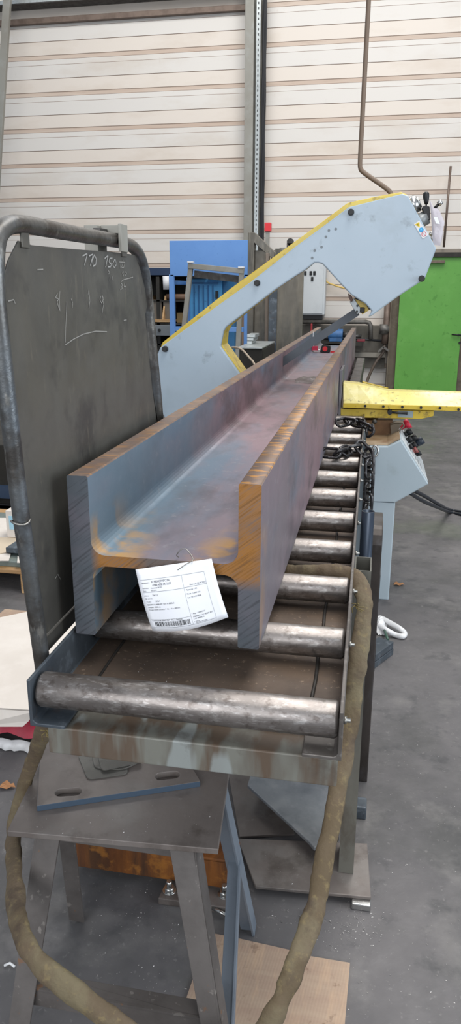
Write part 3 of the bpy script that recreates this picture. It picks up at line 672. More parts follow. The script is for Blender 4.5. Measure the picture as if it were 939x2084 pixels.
mb.add(vs, [(2*i, 2*i+1, 2*i+3, 2*i+2) for i in range(24)], 0, True)
mb.build('torn_edge', whitepl, t, solid=.002)
text = text_mesh('34', .04, Matrix.Translation((c.x+.06, c.y-.0, .118)) @ Matrix.Rotation(R(15), 4, 'X'), 'printed_number', stickred, t)
o = join_meshes([text], 'printed_number', mat('dark_red_print', '#7a2030', .6), t)

# ================================================================ ROLLER CONVEYOR
RT = H-.624            # roller tops
rr = .030; RZ = RT-rr
SK = -.0062            # the table sits a hair skewed
def sx_(y): return SK*(y-1.03)
XL, XR = -.538, -.0165   # outer faces of the rails
t = conv = thing('roller_conveyor', 'steel roller conveyor table carrying the H-beam to the saw', 'conveyor', (-.27, 1.05, 0))
def rail(side):
    mb = MB(); y0, y1 = 1.025, 3.98
    x = XL if side < 0 else XR; s = 1 if side < 0 else -1
    zt, zb = RT+.004, RT-.082
    prof = [(x, zt), (x+s*.006, zt), (x+s*.006, zb+.012), (x+s*.009, zb+.008), (x+s*.013, zb+.006), (x+s*.062, zb+.006), (x+s*.062, zb), (x, zb)]
    vs0 = [(px+sx_(y0), y0, pz) for px, pz in prof]; vs1 = [(px+sx_(y1), y1, pz) for px, pz in prof]
    n = len(prof)
    mb.add(vs0+vs1, [tuple(range(n)), tuple(range(2*n-1, n-1, -1))]+[(i, i+n, (i+1) % n+n, (i+1) % n) for i in range(n)])
    return mb
rail(-1).build('left_rail', bluesteel, conv, bevel=.0012, label='blue-grey left angle rail')
rail(1).build('right_rail', mat('rail_worn', '#6d6864', .42, .4, [('#4f4a46', 7, .45, .65, .7), ('#8f8b87', 40, .6, .72, .6)]), conv, bevel=.0012)
# rollers
roll_y = [1.06, 1.33, 1.60, 1.862, 2.128, 2.392, 2.652, 2.905, 3.155, 3.41, 3.665, 3.92]
x0, x1 = XL+.0085, XR-.0075
def roller_mesh():
    mb = MB(); n = 40
    prof = [(x0, .0), (x0, rr-.006), (x0+.002, rr-.002), (x0+.006, rr), (x1-.006, rr), (x1-.002, rr-.002), (x1, rr-.006), (x1, 0)]
    # more rings along for tidy shading
    vs = []; 
    for x, r in prof:
        for k in range(n):
            a = 2*math.pi*k/n; vs.append((x, 1.06+r*math.cos(a), RZ+r*math.sin(a)))
    fs = [(i*n+k, i*n+(k+1) % n, (i+1)*n+(k+1) % n, (i+1)*n+k) for i in range(len(prof)-1) for k in range(n)]
    mb.add(vs, fs, 0, True); return mb
r0_ = roller_mesh().build('roller', rollm, conv)
mb = MB(); mb.cyl((XL-.008, 1.06, RZ), (XR+.011, 1.06, RZ), .0035, seg=12); mb.cyl((XR+.0, 1.06, RZ), (XR+.005, 1.06, RZ), .0065, seg=6)
mb.cyl((XL, 1.06, RZ), (XL-.005, 1.06, RZ), .0065, seg=6)
ax = mb.build('axle', bolt_m, r0_)
for yy in roll_y[1:]:
    c = r0_.copy(); col.objects.link(c); c.parent = conv; c.location = (sx_(yy), yy-1.06, 0)
    c2 = ax.copy(); col.objects.link(c2); c2.parent = c
# dusty tray under the rollers
def slab(x0_, x1_, y0, y1, z0, z1, mb=None):
    mb = mb or MB()
    mb.add([(x0_+sx_(y0), y0, z0), (x1_+sx_(y0), y0, z0), (x1_+sx_(y1), y1, z0), (x0_+sx_(y1), y1, z0), (x0_+sx_(y0), y0, z1), (x1_+sx_(y0), y0, z1), (x1_+sx_(y1), y1, z1), (x0_+sx_(y1), y1, z1)],
           [(3, 2, 1, 0), (4, 5, 6, 7), (0, 1, 5, 4), (1, 2, 6, 5), (2, 3, 7, 6), (3, 0, 4, 7)]); return mb
zt = RT-.082
mbx = slab(XL+.007, XR-.007, 1.10, 3.97, zt+.0065, zt+.009)
mbx.build('drip_tray', browntray, conv)
mb = MB(); mb.tube([(XL+.063+sx_(y_)+.0008*math.sin(y_*23), y_, zt+.0105) for y_ in [1.1+.05*k for k in range(58)]], .0026, 8); mb.build('tray_seam', darksteel, conv)
mb = MB(); mb.tube([(XR-.058+sx_(y_)+.0012*math.sin(y_*31), y_, zt+.0115) for y_ in [1.1+.05*k for k in range(58)]], .0036, 8); mb.build('tray_seam', darksteel, conv)
# front cross beam (channel)
mb = MB(); a0, a1 = -.512, -.022; zc = zt
mb.prism([(a0, 1.035, zc-.0045), (a0, 1.10, zc-.0045), (a0, 1.10, zc-.010), (a0, 1.046, zc-.010), (a0, 1.041, zc-.014), (a0, 1.041, zc-.052), (a0, 1.035, zc-.056)], (a1-a0, 0, 0))
mb.build('front_crossbeam', crossm, conv, bevel=.0025)
mb = MB(); mb.box(-.50, -.03, 3.4, 3.46, zc-.06, zc-.0045); mb.build('rear_crossbeam', crossm, conv)
# right post (square tube)
mb = MB(); xa_, xb_, ya, yb = -.0035, .0335, 1.70, 1.74; w = .003; z0, z1 = .031, H-.641
xo = at(706, 1480, Y=1.70).x
cxp = .0
pl = at(722, 1161, Y=1.70); pr = at(757, 1163, Y=1.70); fl = at(690, 1787, Y=1.70); fr = at(718, 1793, Y=1.70)
xa_ = -.0195+.0165; xb_ = .0345
xa_, xb_, ya, yb = -.0195, .0205, 1.70, 1.80
for (u0, u1, v0, v1) in ((xa_, xb_, ya, ya+w), (xa_, xb_, yb-w, yb), (xa_, xa_+w, ya+w, yb-w), (xb_-w, xb_, ya+w, yb-w)):
    mb.box(u0, u1, v0, v1, z0, z1)
mb.build('post', mat('post_grey', '#67665f', .45, .4, [('#7d7c73', 5, .5, .68, .6, (1, 1, .4)), ('#4b3f34', 6, .5, .66, .7, (1, 1, .5))], bump=(30, .2)), conv)
mb = MB(); mb.box(xa_, xb_-.01, 3.4, 3.44, 0.0, zc); mb.build('rear_post', darksteel, conv, bevel=.003)
mb = MB(); mb.box(XL, XL+.04, 3.4, 3.44, 0, zc); mb.build('rear_post', darksteel, conv, bevel=.003)
# left front post hidden behind the stand, rusty support column and ground beam
mb = MB(); mb.box(-.42, -.34, 1.60, 1.61, .10, zc-.005); mb.box(-.42, -.34, 1.68, 1.69, .02, zc-.005); mb.box(-.385, -.375, 1.61, 1.68, .02, zc-.005); mb.build('support_column', rustm, conv, bevel=.002)
mb = MB(); mb.box(-.74, -.285, 1.585, 1.595, .03, .115); mb.box(-.74, -.285, 1.60, 1.66, .03, .042); mb.box(-.74, -.285, 1.585, 1.66, .11, .12); mb.build('ground_beam', rustm, conv, bevel=.002)
# floor plates
FP = [at(*q, Z=.030) for q in ((484, 1706), (748, 1716), (756, 1826), (520, 1803))]
mb = MB(); mb.prism([FP[0], FP[1], FP[2], FP[3]], (0, 0, -.010)); mb.build('floor_plate', platem, conv, bevel=.002)
c = at(738, 1846, Z=.018)
mb = MB(); mb.box(c.x-.028, c.x+.022, c.y+.005, c.y+.05, 0, .020); mb.build('shim_block', chrome, conv, bevel=.003)
mb = MB(); mb.box(FP[3].x+.02, FP[3].x+.07, FP[3].y+.03, FP[3].y+.08, 0, .020); mb.build('shim_block', darksteel, conv, bevel=.003)
BP = [at(*q, Z=.02) for q in ((322, 1828), (470, 1848), (476, 1796), (340, 1790))]
mb = MB(); mb.prism(BP, (0, 0, -.02)); mb.build('bolted_foot_plate', platem, conv, bevel=.002)
for px, py in ((345, 1812), (457, 1820)):
    c = at(px, py, Z=.02); mb = MB(); mb.cyl(c, c+Vector((0, 0, .012)), .013, seg=6); mb.cyl(c+Vector((0, 0, .012)), c+Vector((0, 0, .03)), .007, seg=12); mb.cyl(c+Vector((0, 0, -.002)), c+Vector((0, 0, .002)), .018); mb.build('anchor_bolt', chrome, conv)

# ================================================================ THE H BEAM
bx0, bx1 = -.5275, -.1765; bz1 = H-.3155; bz0 = H-.6238
tf, tw, rf_ = .0395, .021, .026
zc_ = H-.4735; y0, yk0, yk1, y1 = 1.2151, 4.097, 4.105, 6.95
def hprof(cut=None):
    xm0, xm1 = bx0+tf, bx1-tf; c = .0025
    P = []
    def arc(cx, cz, a0, a1, n=6):
        for k in range(n+1):
            a = math.radians(a0+(a1-a0)*k/n); P.append((cx+rf_*math.cos(a), cz+rf_*math.sin(a)))
    P.append((bx0, bz0+c)); P.append((bx0+c, bz0)); P.append((xm0-c, bz0)); P.append((xm0, bz0+c))
    arc(xm0+rf_, zc_-tw/2-rf_, 180, 90)
    arc(xm1-rf_, zc_-tw/2-rf_, 90, 0)
    P.append((xm1, bz0+c)); P.append((xm1+c, bz0)); P.append((bx1-c, bz0)); P.append((bx1, bz0+c))
    P.append((bx1, bz1-c)); P.append((bx1-c, bz1)); P.append((xm1+c, bz1)); P.append((xm1, bz1-c))
    arc(xm1-rf_, zc_+tw/2+rf_, 0, -90)
    arc(xm0+rf_, zc_+tw/2+rf_, 270, 180)
    zt_ = bz1 if cut is None else cut
    P.append((xm0, zt_-c)); P.append((xm0-c, zt_)); P.append((bx0+c, zt_)); P.append((bx0, zt_-c))
    return P
prof = hprof(); prof2 = hprof(cut=H-.425)
ys = [y0, y0+.0015]+[y0+.0015+(yk0-y0-.0015)*i/8 for i in range(1, 9)]
mb = MB(); n = len(prof)
def ring(p, y): return [(x, y, z) for x, z in p]
def strip(p, ya, yb, cap0=None, cap1=None):
    vs = ring(p, ya)+ring(p, yb)
    for i in range(n):
        j = (i+1) % n; (xa, za), (xb, zb) = p[i], p[j]
        top = min(za, zb) > bz1-.004 or (max(za, zb) > bz1-.001)
        sm = 4 <= i < 10 or 11 <= i < 17 or 22 <= i < 28 or 29 <= i < 35
        mb.add(vs, [(i, i+n, j+n, j)], 2 if top else 0, sm)
    if cap0 is not None: mb.add(vs, [tuple(range(n))], cap0)
    if cap1 is not None: mb.add(vs, [tuple(range(2*n-1, n-1, -1))], cap1)
strip(prof, y0, yk0, 1, 1); strip(prof2, yk0, yk1, None, None); strip(prof, yk1, y1, 1, 1)
beam = mb.build('steel_beam', [scale_m, end_m, edge_m], origin=((bx0+bx1)/2, y0, bz0))
tag(beam, 'long mill-scaled steel H-beam with a rusty sawn end lying on the rollers', 'beam')
# swarf heap at the cut
mb = MB(); vs = []; nn = 16; cc = (-.33, 4.08, zc_+tw/2)
rng = random.Random(5)
for j in range(9):
    for i in range(nn):
        a = 2*math.pi*i/nn; r = j/8
        vs.append((cc[0]+.09*r*math.cos(a)*(1+.35*noise.noise(Vector((math.cos(a)*2, math.sin(a)*2, 5)))), cc[1]+.17*r*math.sin(a)*(1+.4*noise.noise(Vector((math.cos(a)*2, math.sin(a)*2, 9)))), cc[2]+.001+.016*(1-r*r)*(.6+1.1*noise.noise(Vector((r*7*math.cos(a), r*7*math.sin(a), 2))))))
mb.add(vs, [(j*nn+i, j*nn+(i+1) % nn, (j+1)*nn+(i+1) % nn, (j+1)*nn+i) for j in range(8) for i in range(nn)], 0, True)
o = mb.build('swarf_heap', mat('wet_swarf', '#6d6364', .6, .1, [('#a9a59f', 20, .55, .65, .7), ('#4c443e', 9, .45, .65, .7)], bump=(90, 1.))); tag(o, 'grey heap of wet swarf on the beam web under the blade', 'swarf', kind='stuff')
# tape measure and things on the beam web
zw = zc_+tw/2
a = at(663, 718, Z=zw)
t = thing('tape_measure', 'red and black tape measure with its blade curled out, lying inside the beam', 'tape measure', a)
mb = MB(); mb.prism(round_poly([(a.x-.045, a.y, zw), (a.x+.035, a.y, zw), (a.x+.035, a.y, zw+.055), (a.x-.03, a.y, zw+.06)], .014), (0, .05, 0)); mb.build('case', black, t, bevel=.003)
mb = MB(); mb.cyl((a.x-.005, a.y-.004, zw+.03), (a.x-.005, a.y+.054, zw+.03), .019); mb.build('red_disc', redp, t)
pts = smooth_path([(a.x-.045, a.y+.02, zw+.02), (a.x-.075, a.y+.015, zw+.03), (a.x-.105, a.y+.02, zw+.06), (a.x-.115, a.y+.03, zw+.11)], 5)
mb = MB()
for p, q in zip(pts[:-1], pts[1:]):
    w = Vector((.012, 0, -.006)); mb.add([p-Vector((0, .02, 0)), p+Vector((0, .03, 0)), q+Vector((0, .03, 0)), q-Vector((0, .02, 0))], [(0, 1, 2, 3)], 0, True)
mb.build('tape_blade', whitepl, t, solid=.002)
mb = MB(); mb.box(a.x-.105, a.x-.06, a.y-.012, a.y-.004, zw+.018, zw+.05); mb.build('tape_stripe', stickred, t)
mb = MB(); mb.box(a.x+.036, a.x+.09, a.y+.02, a.y+.03, zw, zw+.012); mb.build('wrist_strap', redp, t)
b2 = at(637, 688, X=bx0+tf)
mb = MB(); mb.add([(bx0+tf+.003, b2.y-.06, b2.z-.10), (bx0+tf+.003, b2.y+.05, b2.z-.10), (bx0+tf+.003, b2.y-.0, b2.z+.05)], [(0, 1, 2)]); tag(mb.build('paper_tag', paper, solid=.002), 'small white pointed paper stuck inside the left flange behind the blade', 'paper')
for i, (p0, p1, p2, p3, lab) in enumerate((((668, 690), (690, 690), (700, 696), (668, 697), 'flat dark steel bar lying across the web at the far end, left of two'), ((676, 700), (697, 693), (700, 696), (682, 702), 'flat dark steel bar lying across the web at the far end, right of two'))):
    P4 = [at(*q, Z=zw) for q in (p0, p1, p2, p3)]
    P4 = [Vector((min(max(p.x, bx0+tf+.03), bx1-tf-.03), min(p.y, 6.8), zw+.0005)) for p in P4]
    mb = MB(); mb.prism(P4, (0, 0, .012)); tag(mb.build('flat_bar', darksteel), lab, 'flat bar', 'flat bars on the web')

# paper label with wire hook on the beam end
LY = y0-.012
LT = at(276, 1159, Y=LY); LRt = at(431, 1137, Y=LY-.004); LRb = at(465, 1256, Y=LY-.004); LB = at(311, 1284, Y=LY-.012)
t = lab_t = thing('paper_label', 'white printed paper label with a barcode wired to the beam end', 'label', LT)
mb = MB(); nx, ny = 12, 8
def lpt(u, v, off=0.):
    top = LT.lerp(LRt, u); bot = LB.lerp(LRb, u); p = top.lerp(bot, v)
    p = p+Vector((0, -.012*math.sin(math.pi*u)*v-.006*math.sin(math.pi*v)-off, -.005*math.sin(math.pi*u)*v-.004*math.sin(math.pi*u)*(1-v)*0))
    return p
def lgrid(u0, u1, v0, v1, nu, nv, off, mi=0, mb_=None):
    vs = [lpt(u0+(u1-u0)*i/nu, v0+(v1-v0)*j/nv, off) for j in range(nv+1) for i in range(nu+1)]
    mb_.add(vs, [(j*(nu+1)+i, j*(nu+1)+i+1, (j+1)*(nu+1)+i+1, (j+1)*(nu+1)+i) for j in range(nv) for i in range(nu)], mi, True)
lgrid(0, 1, 0, 1, 16, 10, 0, 0, mb); sheet = mb.build('sheet', paper, lab_t, solid=.0004)
mb = MB()
def hl(u0, u1, v, w=.006): lgrid(u0, u1, v-w/2, v+w/2, 10, 1, .0006, 0, mb)
def vl(u, v0, v1, w=.003): lgrid(u-w/2, u+w/2, v0, v1, 1, 8, .0006, 0, mb)
hl(.03, .87, .17); hl(.03, .58, .36); hl(.58, .87, .355); hl(.03, .58, .80, .005); hl(.03, .87, .935)
vl(.58, .17, .935); vl(.87, .17, .935)
mb.build('ruled_lines', inkgrey, sheet)
mb = MB(); rng = random.Random(11); u = .075
while u < .545:
    w = rng.choice((.004, .004, .007, .010)); lgrid(u, u+w, .835, .915, 1, 1, .0007, 0, mb); u += w+rng.choice((.004, .005, .009))
mb.build('barcode', ink, sheet)
mes = []
Lw = (LRt-LT).length; Lh = (LB-LT).length
def put(txt, u, v, size, width=None):
    cu = bpy.data.curves.new('t', 'FONT'); cu.body = txt; cu.size = size
    tmp = bpy.data.objects.new('tmp', cu); col.objects.link(tmp); bpy.context.view_layer.update()
    me = bpy.data.meshes.new_from_object(tmp.evaluated_get(bpy.context.evaluated_depsgraph_get())); bpy.data.objects.remove(tmp)
    xs = [w.co.x for w in me.vertices]; k = (width*Lw/(max(xs)-min(xs))) if width else 1
    org = Vector(lab_t['_o'])
    for w in me.vertices:
        w.co = lpt(u+w.co.x*k/Lw, v-w.co.y/Lh, .0008)-org
    mes.append(me)
put('Destinataire', .035, .225, .0032, .11); put('3C INDUCTIVE CORL', .17, .225, .0052, .25); put('47000 AGSE DE GUST', .18, .275, .0052, .25)
put('Ref client', .04, .305, .003, .08); put('Commande 08.2023', .15, .31, .0034, .15); put('Date', .04, .345, .003, .04); put('073271', .15, .35, .0034, .07)
put('Affaire', .04, .42, .003, .06); put('706.123', .15, .42, .0036, .07)
put('Ref. art 112', .045, .465, .003, .09); put('N piece', .05, .515, .003, .06); put('33964', .17, .515, .0034, .06)
put('B205M I H 4000 EIT 2H I H 8005-3', .05, .565, .0038, .36); put('Longueur  3800 mm', .05, .605, .0034, .17); put('Coupe droite a la scie 1  lot - 10 x 400mm', .05, .645, .0034, .42)
put('Date List 02.08.2023', .66, .335, .0036, .20); put('Matricule 1.9C', .60, .405, .0036, .14); put('Poids  2 605 KG', .60, .465, .0036, .17); put('Lot 7311017896', .60, .52, .0036, .17)
put('1 Rep   GMUCAT', .595, .775, .0036, .17); put('B205M I H 4000 EIT', .605, .825, .0038, .25); put('I H 8005-3', .605, .86, .0036, .13)
put('1 9964', .60, .905, .003, .06); put('Lot 7311017896', .62, .925, .0032, .14); put('Commande 00641541   Piece 5605001', .05, .825, .0034, .42)
o = join_meshes(mes, 'printed_text', ink, sheet)
pts = smooth_path([at(362, 1160, Y=LY-.014), at(378, 1149, Y=LY-.012), at(389, 1143, Y=LY-.008), at(393, 1138, Y=LY-.003), at(388, 1128, Y=LY+.006), at(378, 1117, Y=LY+.012), at(368, 1119, Y=LY+.012), at(362, 1126, Y=LY+.012), at(360, 1131, Y=LY+.016), at(364, 1134, Y=LY+.02)], 5)
for i, p in enumerate(pts):
    if p.y > y0-.002 and p.z < zw+.003: p.z = max(p.z, zw+.002)
mb = MB(); mb.tube(pts, .0009, 8); mb.build('wire_hook', bolt_m, lab_t)

# ================================================================ BAND SAW
saw = thing('band_saw', 'grey and yellow horizontal band saw with its arm raised over the beam', 'band saw', (-.3, 4.2, 0))
AY = 4.0
out = [(335, 850), (329, 838), (322, 784), (320, 722), (326, 708), (333, 702), (436, 627), (510, 574), (600, 503), (660, 459), (710, 421.5), (820, 394), (831, 398), (860, 452), (889, 506), (865, 568), (810, 604), (757, 643), (750, 645), (757, 633), (744, 618), (715, 600), (690, 574), (665, 546), (656, 537), (648, 535), (640, 535), (622, 549), (600, 563), (560, 590), (505, 632), (460, 666), (455, 675), (449, 705), (488, 760), (520, 806), (470, 870), (400, 905), (355, 900)]
P = [at(x, y, Y=AY) for x, y in out]
mb = MB(); mb.prism(P, (0, .03, 0)); arm = mb.build('arm_cover', armgrey, saw, bevel=.009, seg=3)
yo = [(336, 848), (324, 784), (323, 718), (331, 697), (385, 654), (470, 587), (560, 521), (600, 492), (650, 456), (708, 413), (760, 401), (817, 390.5), (829, 396), (858, 452), (886, 506), (863, 566), (810, 600), (765, 630), (745, 612), (717, 596), (692, 570), (668, 543), (658, 533), (648, 531), (638, 531), (620, 546), (600, 559), (560, 586), (503, 630), (461, 664), (454, 678), (452, 702), (491, 757), (524, 804), (470, 866), (400, 900), (355, 895)]
P = [at(x, y, Y=AY+.031) for x, y in yo]
mb = MB(); mb.prism(P, (0, .17, 0)); mb.build('arm_casting', yellow, saw, bevel=.004)
for px, py in ((337, 710), (524, 576), (715, 432), (859, 567)):
    c = at(px, py, Y=AY); mb = MB(); mb.cyl(c, c-Vector((0, .022, 0)), .016, .0145, seg=20); mb.cyl(c-Vector((0, .022, 0)), c-Vector((0, .026, 0)), .012, seg=20); mb.build('cover_knob', black, arm)
# vent holes / smudges on the cover are shallow dark dimples
mb = MB()
for px, py in ((684, 466), (670, 469), (664, 482), (655, 503), (641, 510), (636, 525)):
    c = at(px, py, Y=AY); mb.cyl(c, c-Vector((0, .0012, 0)), .0065, seg=12)
mb.build('dimple_set', mat('grease_mark', '#6c7479', .5), arm)
# warning sticker
S = [at(*q, Y=AY-.001) for q in ((843, 456), (854, 449), (873, 478), (861, 486))]
mb = MB(); mb.prism(S, (0, -.0012, 0)); st = mb.build('warning_sticker', whitepl, arm)
def sp(u, v, off=.0018):
    a_ = S[0].lerp(S[1], u); b_ = S[3].lerp(S[2], u); p = a_.lerp(b_, v); return p+Vector((0, -off, 0))
mb = MB(); mb.add([sp(.08, .06), sp(.92, .06), sp(.5, .36)], [(0, 1, 2)]); mb.build('warning_triangle', stickyel, arm)
def disc(u, v, ru, m, name, r0=0):
    mb = MB(); n = 20; vs = []
    c = sp(u, v); rad = (S[1]-S[0]).length*ru
    o_ = [c+Vector((math.cos(2*math.pi*k/n)*rad, -.0004 if r0 else 0, math.sin(2*math.pi*k/n)*rad)) for k in range(n)]
    if r0:
        i_ = [c+Vector((math.cos(2*math.pi*k/n)*rad*r0, -.0004, math.sin(2*math.pi*k/n)*rad*r0)) for k in range(n)]
        mb.add(o_+i_, [(k, (k+1) % n, (k+1) % n+n, k+n) for k in range(n)])
        mb.bar(c+Vector((-rad*.6, 0, rad*.6)), c+Vector((rad*.6, 0, -rad*.6)), rad*.18, .0006)
    else: mb.add(o_, [tuple(range(n))])
    mb.build(name, m, arm)
disc(.5, .52, .40, stickblue, 'mandatory_disc'); disc(.5, .81, .40, stickred, 'prohibition_ring', .8)
mb = MB(); c = sp(.5, .15, .0024); mb.bar(c+Vector((-.006, 0, .004)), c+Vector((.006, 0, -.004)), .004, .0005); mb.bar(c+Vector((0, 0, -.006)), c+Vector((.002, 0, .006)), .003, .0005); mb.build('pictogram', black, arm)
mb = MB(); c = sp(.5, .52, .0024); mb.ball(c+Vector((-.001, .001, .003)), .005, (1, .1, 1)); mb.bar(c+Vector((-.006, 0, -.006)), c+Vector((.006, 0, -.004)), .005, .0006); mb.build('pictogram', mat('pale_blue', '#9fd4ea', .5), arm)
# blade
BL = AY+.10
a = at(728, 634, Y=BL); b = at(590, 727, Y=BL)
d = (b-a).normalized(); nrm = Vector((d.z, 0, -d.x))
if nrm.z < 0: nrm = -nrm
w = .021
end = a+d*((bx0-a.x)/d.x+.01)
P = [a+nrm*w, end+nrm*w, end-nrm*w, a-nrm*w]
mb = MB(); mb.prism([p+Vector((0, -.0012, 0)) for p in P], (0, .0024, 0)); mb.build('saw_blade', bladem, saw)
# blade guide
G = [at(*q, Y=BL-.03) for q in ((712, 614), (721, 607), (739, 633), (727, 640))]
mb = MB(); mb.prism(G, (0, .05, 0)); mb.build('guide_block', mat('guide_grey', '#8f9598', .35, .5), saw, bevel=.002)
G = [at(*q, Y=BL-.028) for q in ((722, 606), (731, 603), (747, 614), (755, 629), (738, 640), (733, 632))]
mb = MB(); mb.prism(G, (0, .045, 0)); gb = mb.build('guide_arm', yellow, saw, bevel=.002)
mb = MB(); mb.bar(at(724, 604, Y=BL-.035), at(746, 613, Y=BL-.035), .02, .012, up=(0, 1, 0)); mb.bar(at(746, 613, Y=BL-.035), at(755, 628, Y=BL-.035), .02, .008, up=(0, 1, 0)); mb.build('guide_edge', black, saw)
c = at(738, 630, Y=BL-.03); mb = MB(); mb.box(c.x-.012, c.x+.012, BL-.045, BL-.029, c.z-.016, c.z+.012); mb.build('guide_bearing', black, saw, bevel=.004)
for q in ((727, 634), (728, 622)):
    c = at(*q, Y=BL-.03); mb = MB(); mb.cyl(c, c-Vector((0, .008, 0)), .006, seg=12); mb.build('guide_screw', black, saw)
G = [at(*q, Y=AY+.02) for q in ((709, 597), (716, 602), (719, 611), (715, 615), (710, 605))]
mb = MB(); mb.prism(G, (0, .03, 0)); mb.build('coolant_nozzle', mat('brown_plastic', '#4a2f22', .5), saw, bevel=.002)
# tension mechanism on the arm head
c = at(846, 415, Y=AY+.08)
dr_ = (at(852, 410, Y=AY+.08)-at(840, 417, Y=AY+.08)).normalized()
mb = MB(); mb.cyl(c-dr_*.03, c+dr_*.012, .042, seg=28); mb.cyl(c+dr_*.012, c+dr_*.022, .03, seg=28); mb.build('tension_housing', chrome, saw)
c = at(862, 446, Y=AY+.06)
mb = MB(); mb.cyl(c-dr_*.05, c+dr_*.022, .034, seg=24); mb.build('hydraulic_port', mat('port_grey', '#8b8f90', .4, .4), saw)
B = [at(*q, Y=AY+.03) for q in ((859, 423), (864, 418), (875, 420), (877, 447), (873, 449), (866, 442))]
mb = MB(); mb.prism(B, (0, .05, 0)); mb.build('lever_bracket', black, saw, bevel=.003)
p0 = at(868, 419, Y=AY+.05); p1 = at(868.5, 416, Y=AY+.05); p2 = at(868, 400, Y=AY+.05); p3 = at(868, 389.5, Y=AY+.05)
mb = MB(); mb.tube([p0, p1], .004, 10); mb.tube([p1, p2.lerp(p1, .6), p2, p3.lerp(p2, .35), p3+Vector((0, 0, -.002)), p3], [.008, .012, .0155, .0145, .008, .002], 16); mb.build('lever_knob', black, saw)
pa, pb = at(885, 424, Y=AY+.05), at(893, 416, Y=AY+.05)
mb = MB(); mb.cyl(pa, pb, .007); mb.build('bolt_shank', black, saw)
mb = MB(); mb.cyl(pb, pb+(pb-pa).normalized()*.02, .014, seg=6); mb.build('bolt_head', chrome, saw)
c = at(878, 476, Y=AY+.05)
mb = MB(); mb.ball(c, .010); mb.cyl(c-Vector((.01, 0, 0)), at(881, 490, Y=AY+.05), .006); mb.build('lower_bolt', chrome, saw)
# plastic bag hanging on the bolt
bg = [(874, 404), (879, 412), (884, 424), (892, 424), (897, 432), (904, 452), (903, 465), (900, 490), (898, 500), (884, 498), (882, 488), (879, 460), (876, 430)]
mb = MB(); n = 8
PP = [at(x, y, Y=AY+.02) for x, y in bg]; cc_ = sum(PP, Vector())/len(PP)
vs = []; rings = 5
for s_ in (-1, 1):
    for r in range(rings):
        f_ = 1-r/rings
        for p in PP: vs.append(cc_+(p-cc_)*f_+Vector((.006*noise.noise(p*60+Vector((r*3, 0, 0))), s_*.012*math.sqrt(1-f_*f_)+.004*noise.noise(p*40+Vector((0, r*2, s_))), 0)))
m_ = len(PP); fs = []
for s_ in range(2):
    b0 = s_*rings*m_
    for r in range(rings-1):
        for k in range(m_): fs.append((b0+r*m_+k, b0+r*m_+(k+1) % m_, b0+(r+1)*m_+(k+1) % m_, b0+(r+1)*m_+k))
    fs.append(tuple(b0+(rings-1)*m_+k for k in range(m_)))
mb.add(vs, fs, 0, True)
t = mb.build('plastic_bag', plasticbag); tag(t, 'crumpled translucent plastic bag hanging from the saw head', 'bag')
L4 = [at(*q, Y=AY-.002) for q in ((883, 441), (891, 442), (896, 456), (888, 455))]
mb = MB(); mb.prism(L4, (0, .001, 0)); o = mb.build('paper_note', paper, t)
# saw base body, bed and vise
mb = MB(); mb.box(-1.15, -.56, 3.98, 4.9, 0.0, .86); mb.box(-.56, XR+.0, 4.02, 4.9, 0.0, .86); mb.build('base', greypaint, saw, bevel=.01)
mb = MB(); mb.box(-.60, XR+.05, 4.06, 4.6, .861, RT-.004); mb.build('bed', mat('bed_brown', '#6b4f36', .5, .4, [('#8a6a48', 7, .45, .65, .7), ('#3d2e22', 9, .5, .7, .6)]), saw, bevel=.004)
mb = MB(); mb.box(-1.15, -.62, 4.21, 4.6, .86, 1.0); mb.cyl((-1.05, 4.25, 1.05), (-.7, 4.25, 1.05), .06); mb.build('arm_pivot', darksteel, saw, bevel=.006)
# vise
vxe = .95
VT = [at(x, y, Y=4.02) for x, y in ((699, 778), (729, 781), (760, 788), (790, 795.5), (800, 796))]
VB = [at(x, y, Y=3.95) for x, y in ((699, 821), (729, 821.5), (760, 822.5), (790, 823.5), (800, 824))]
zE = at(939, 801, Y=4.02).z; zB = at(939, 827, Y=3.95).z
VT.append(Vector((vxe, 4.02, zE-.002))); VB.append(Vector((vxe, 3.95, zB)))
mb = MB(); n = len(VT); BK = [p+Vector((0, .09, 0)) for p in VT]; BB = [Vector((p.x, 4.11, q.z)) for p, q in zip(VT, VB)]
allv = VT+VB+BK+BB
fs = []
for i in range(n-1):
    fs += [(i, i+1, n+i+1, n+i), (i, 2*n+i, 2*n+i+1, i+1), (2*n+i, 3*n+i, 3*n+i+1, 2*n+i+1), (n+i, n+i+1, 3*n+i+1, 3*n+i)]
fs += [(0, n, 3*n, 2*n), (n-1, 3*n-1, 4*n-1, 2*n-1)]
mb.add(allv, fs); mb.build('vise_cover', yellowpale, saw, bevel=.003)
zl = at(720, 830, Y=3.945).z
mb = MB(); x_l = VB[0].x
mb.add([(x_l, 3.945, VB[0].z), (vxe, 3.945, zB), (vxe, 3.945, zB-.024), (x_l, 3.945, VB[0].z-.022), (x_l, 4.11, VB[0].z), (vxe, 4.11, zB), (vxe, 4.11, zB-.024), (x_l, 4.11, VB[0].z-.022)],
       [(0, 1, 2, 3), (7, 6, 5, 4), (0, 4, 5, 1), (1, 5, 6, 2), (2, 6, 7, 3), (3, 7, 4, 0)]); mb.build('vise_flange', yellow, saw, bevel=.0015)
for px, py in ((744, 826), (781, 827), (819.5, 828), (857.5, 829), (896, 830), (934, 833)):
    c = at(px, py, Y=3.945); mb = MB(); mb.cyl(c, c-Vector((0, .009, 0)), .0065, seg=14); mb.build('vise_bolt', black, saw)
VL = [at(*q, Y=3.97) for q in ((694, 832), (884, 836), (883, 847), (857, 853), (694, 849))]
mb = MB(); mb.prism(VL, (0, .11, 0)); vl_ = mb.build('vise_slide', yellow, saw, bevel=.003)
c0, c1 = at(811, 834, Y=3.969), at(841, 850, Y=3.969)
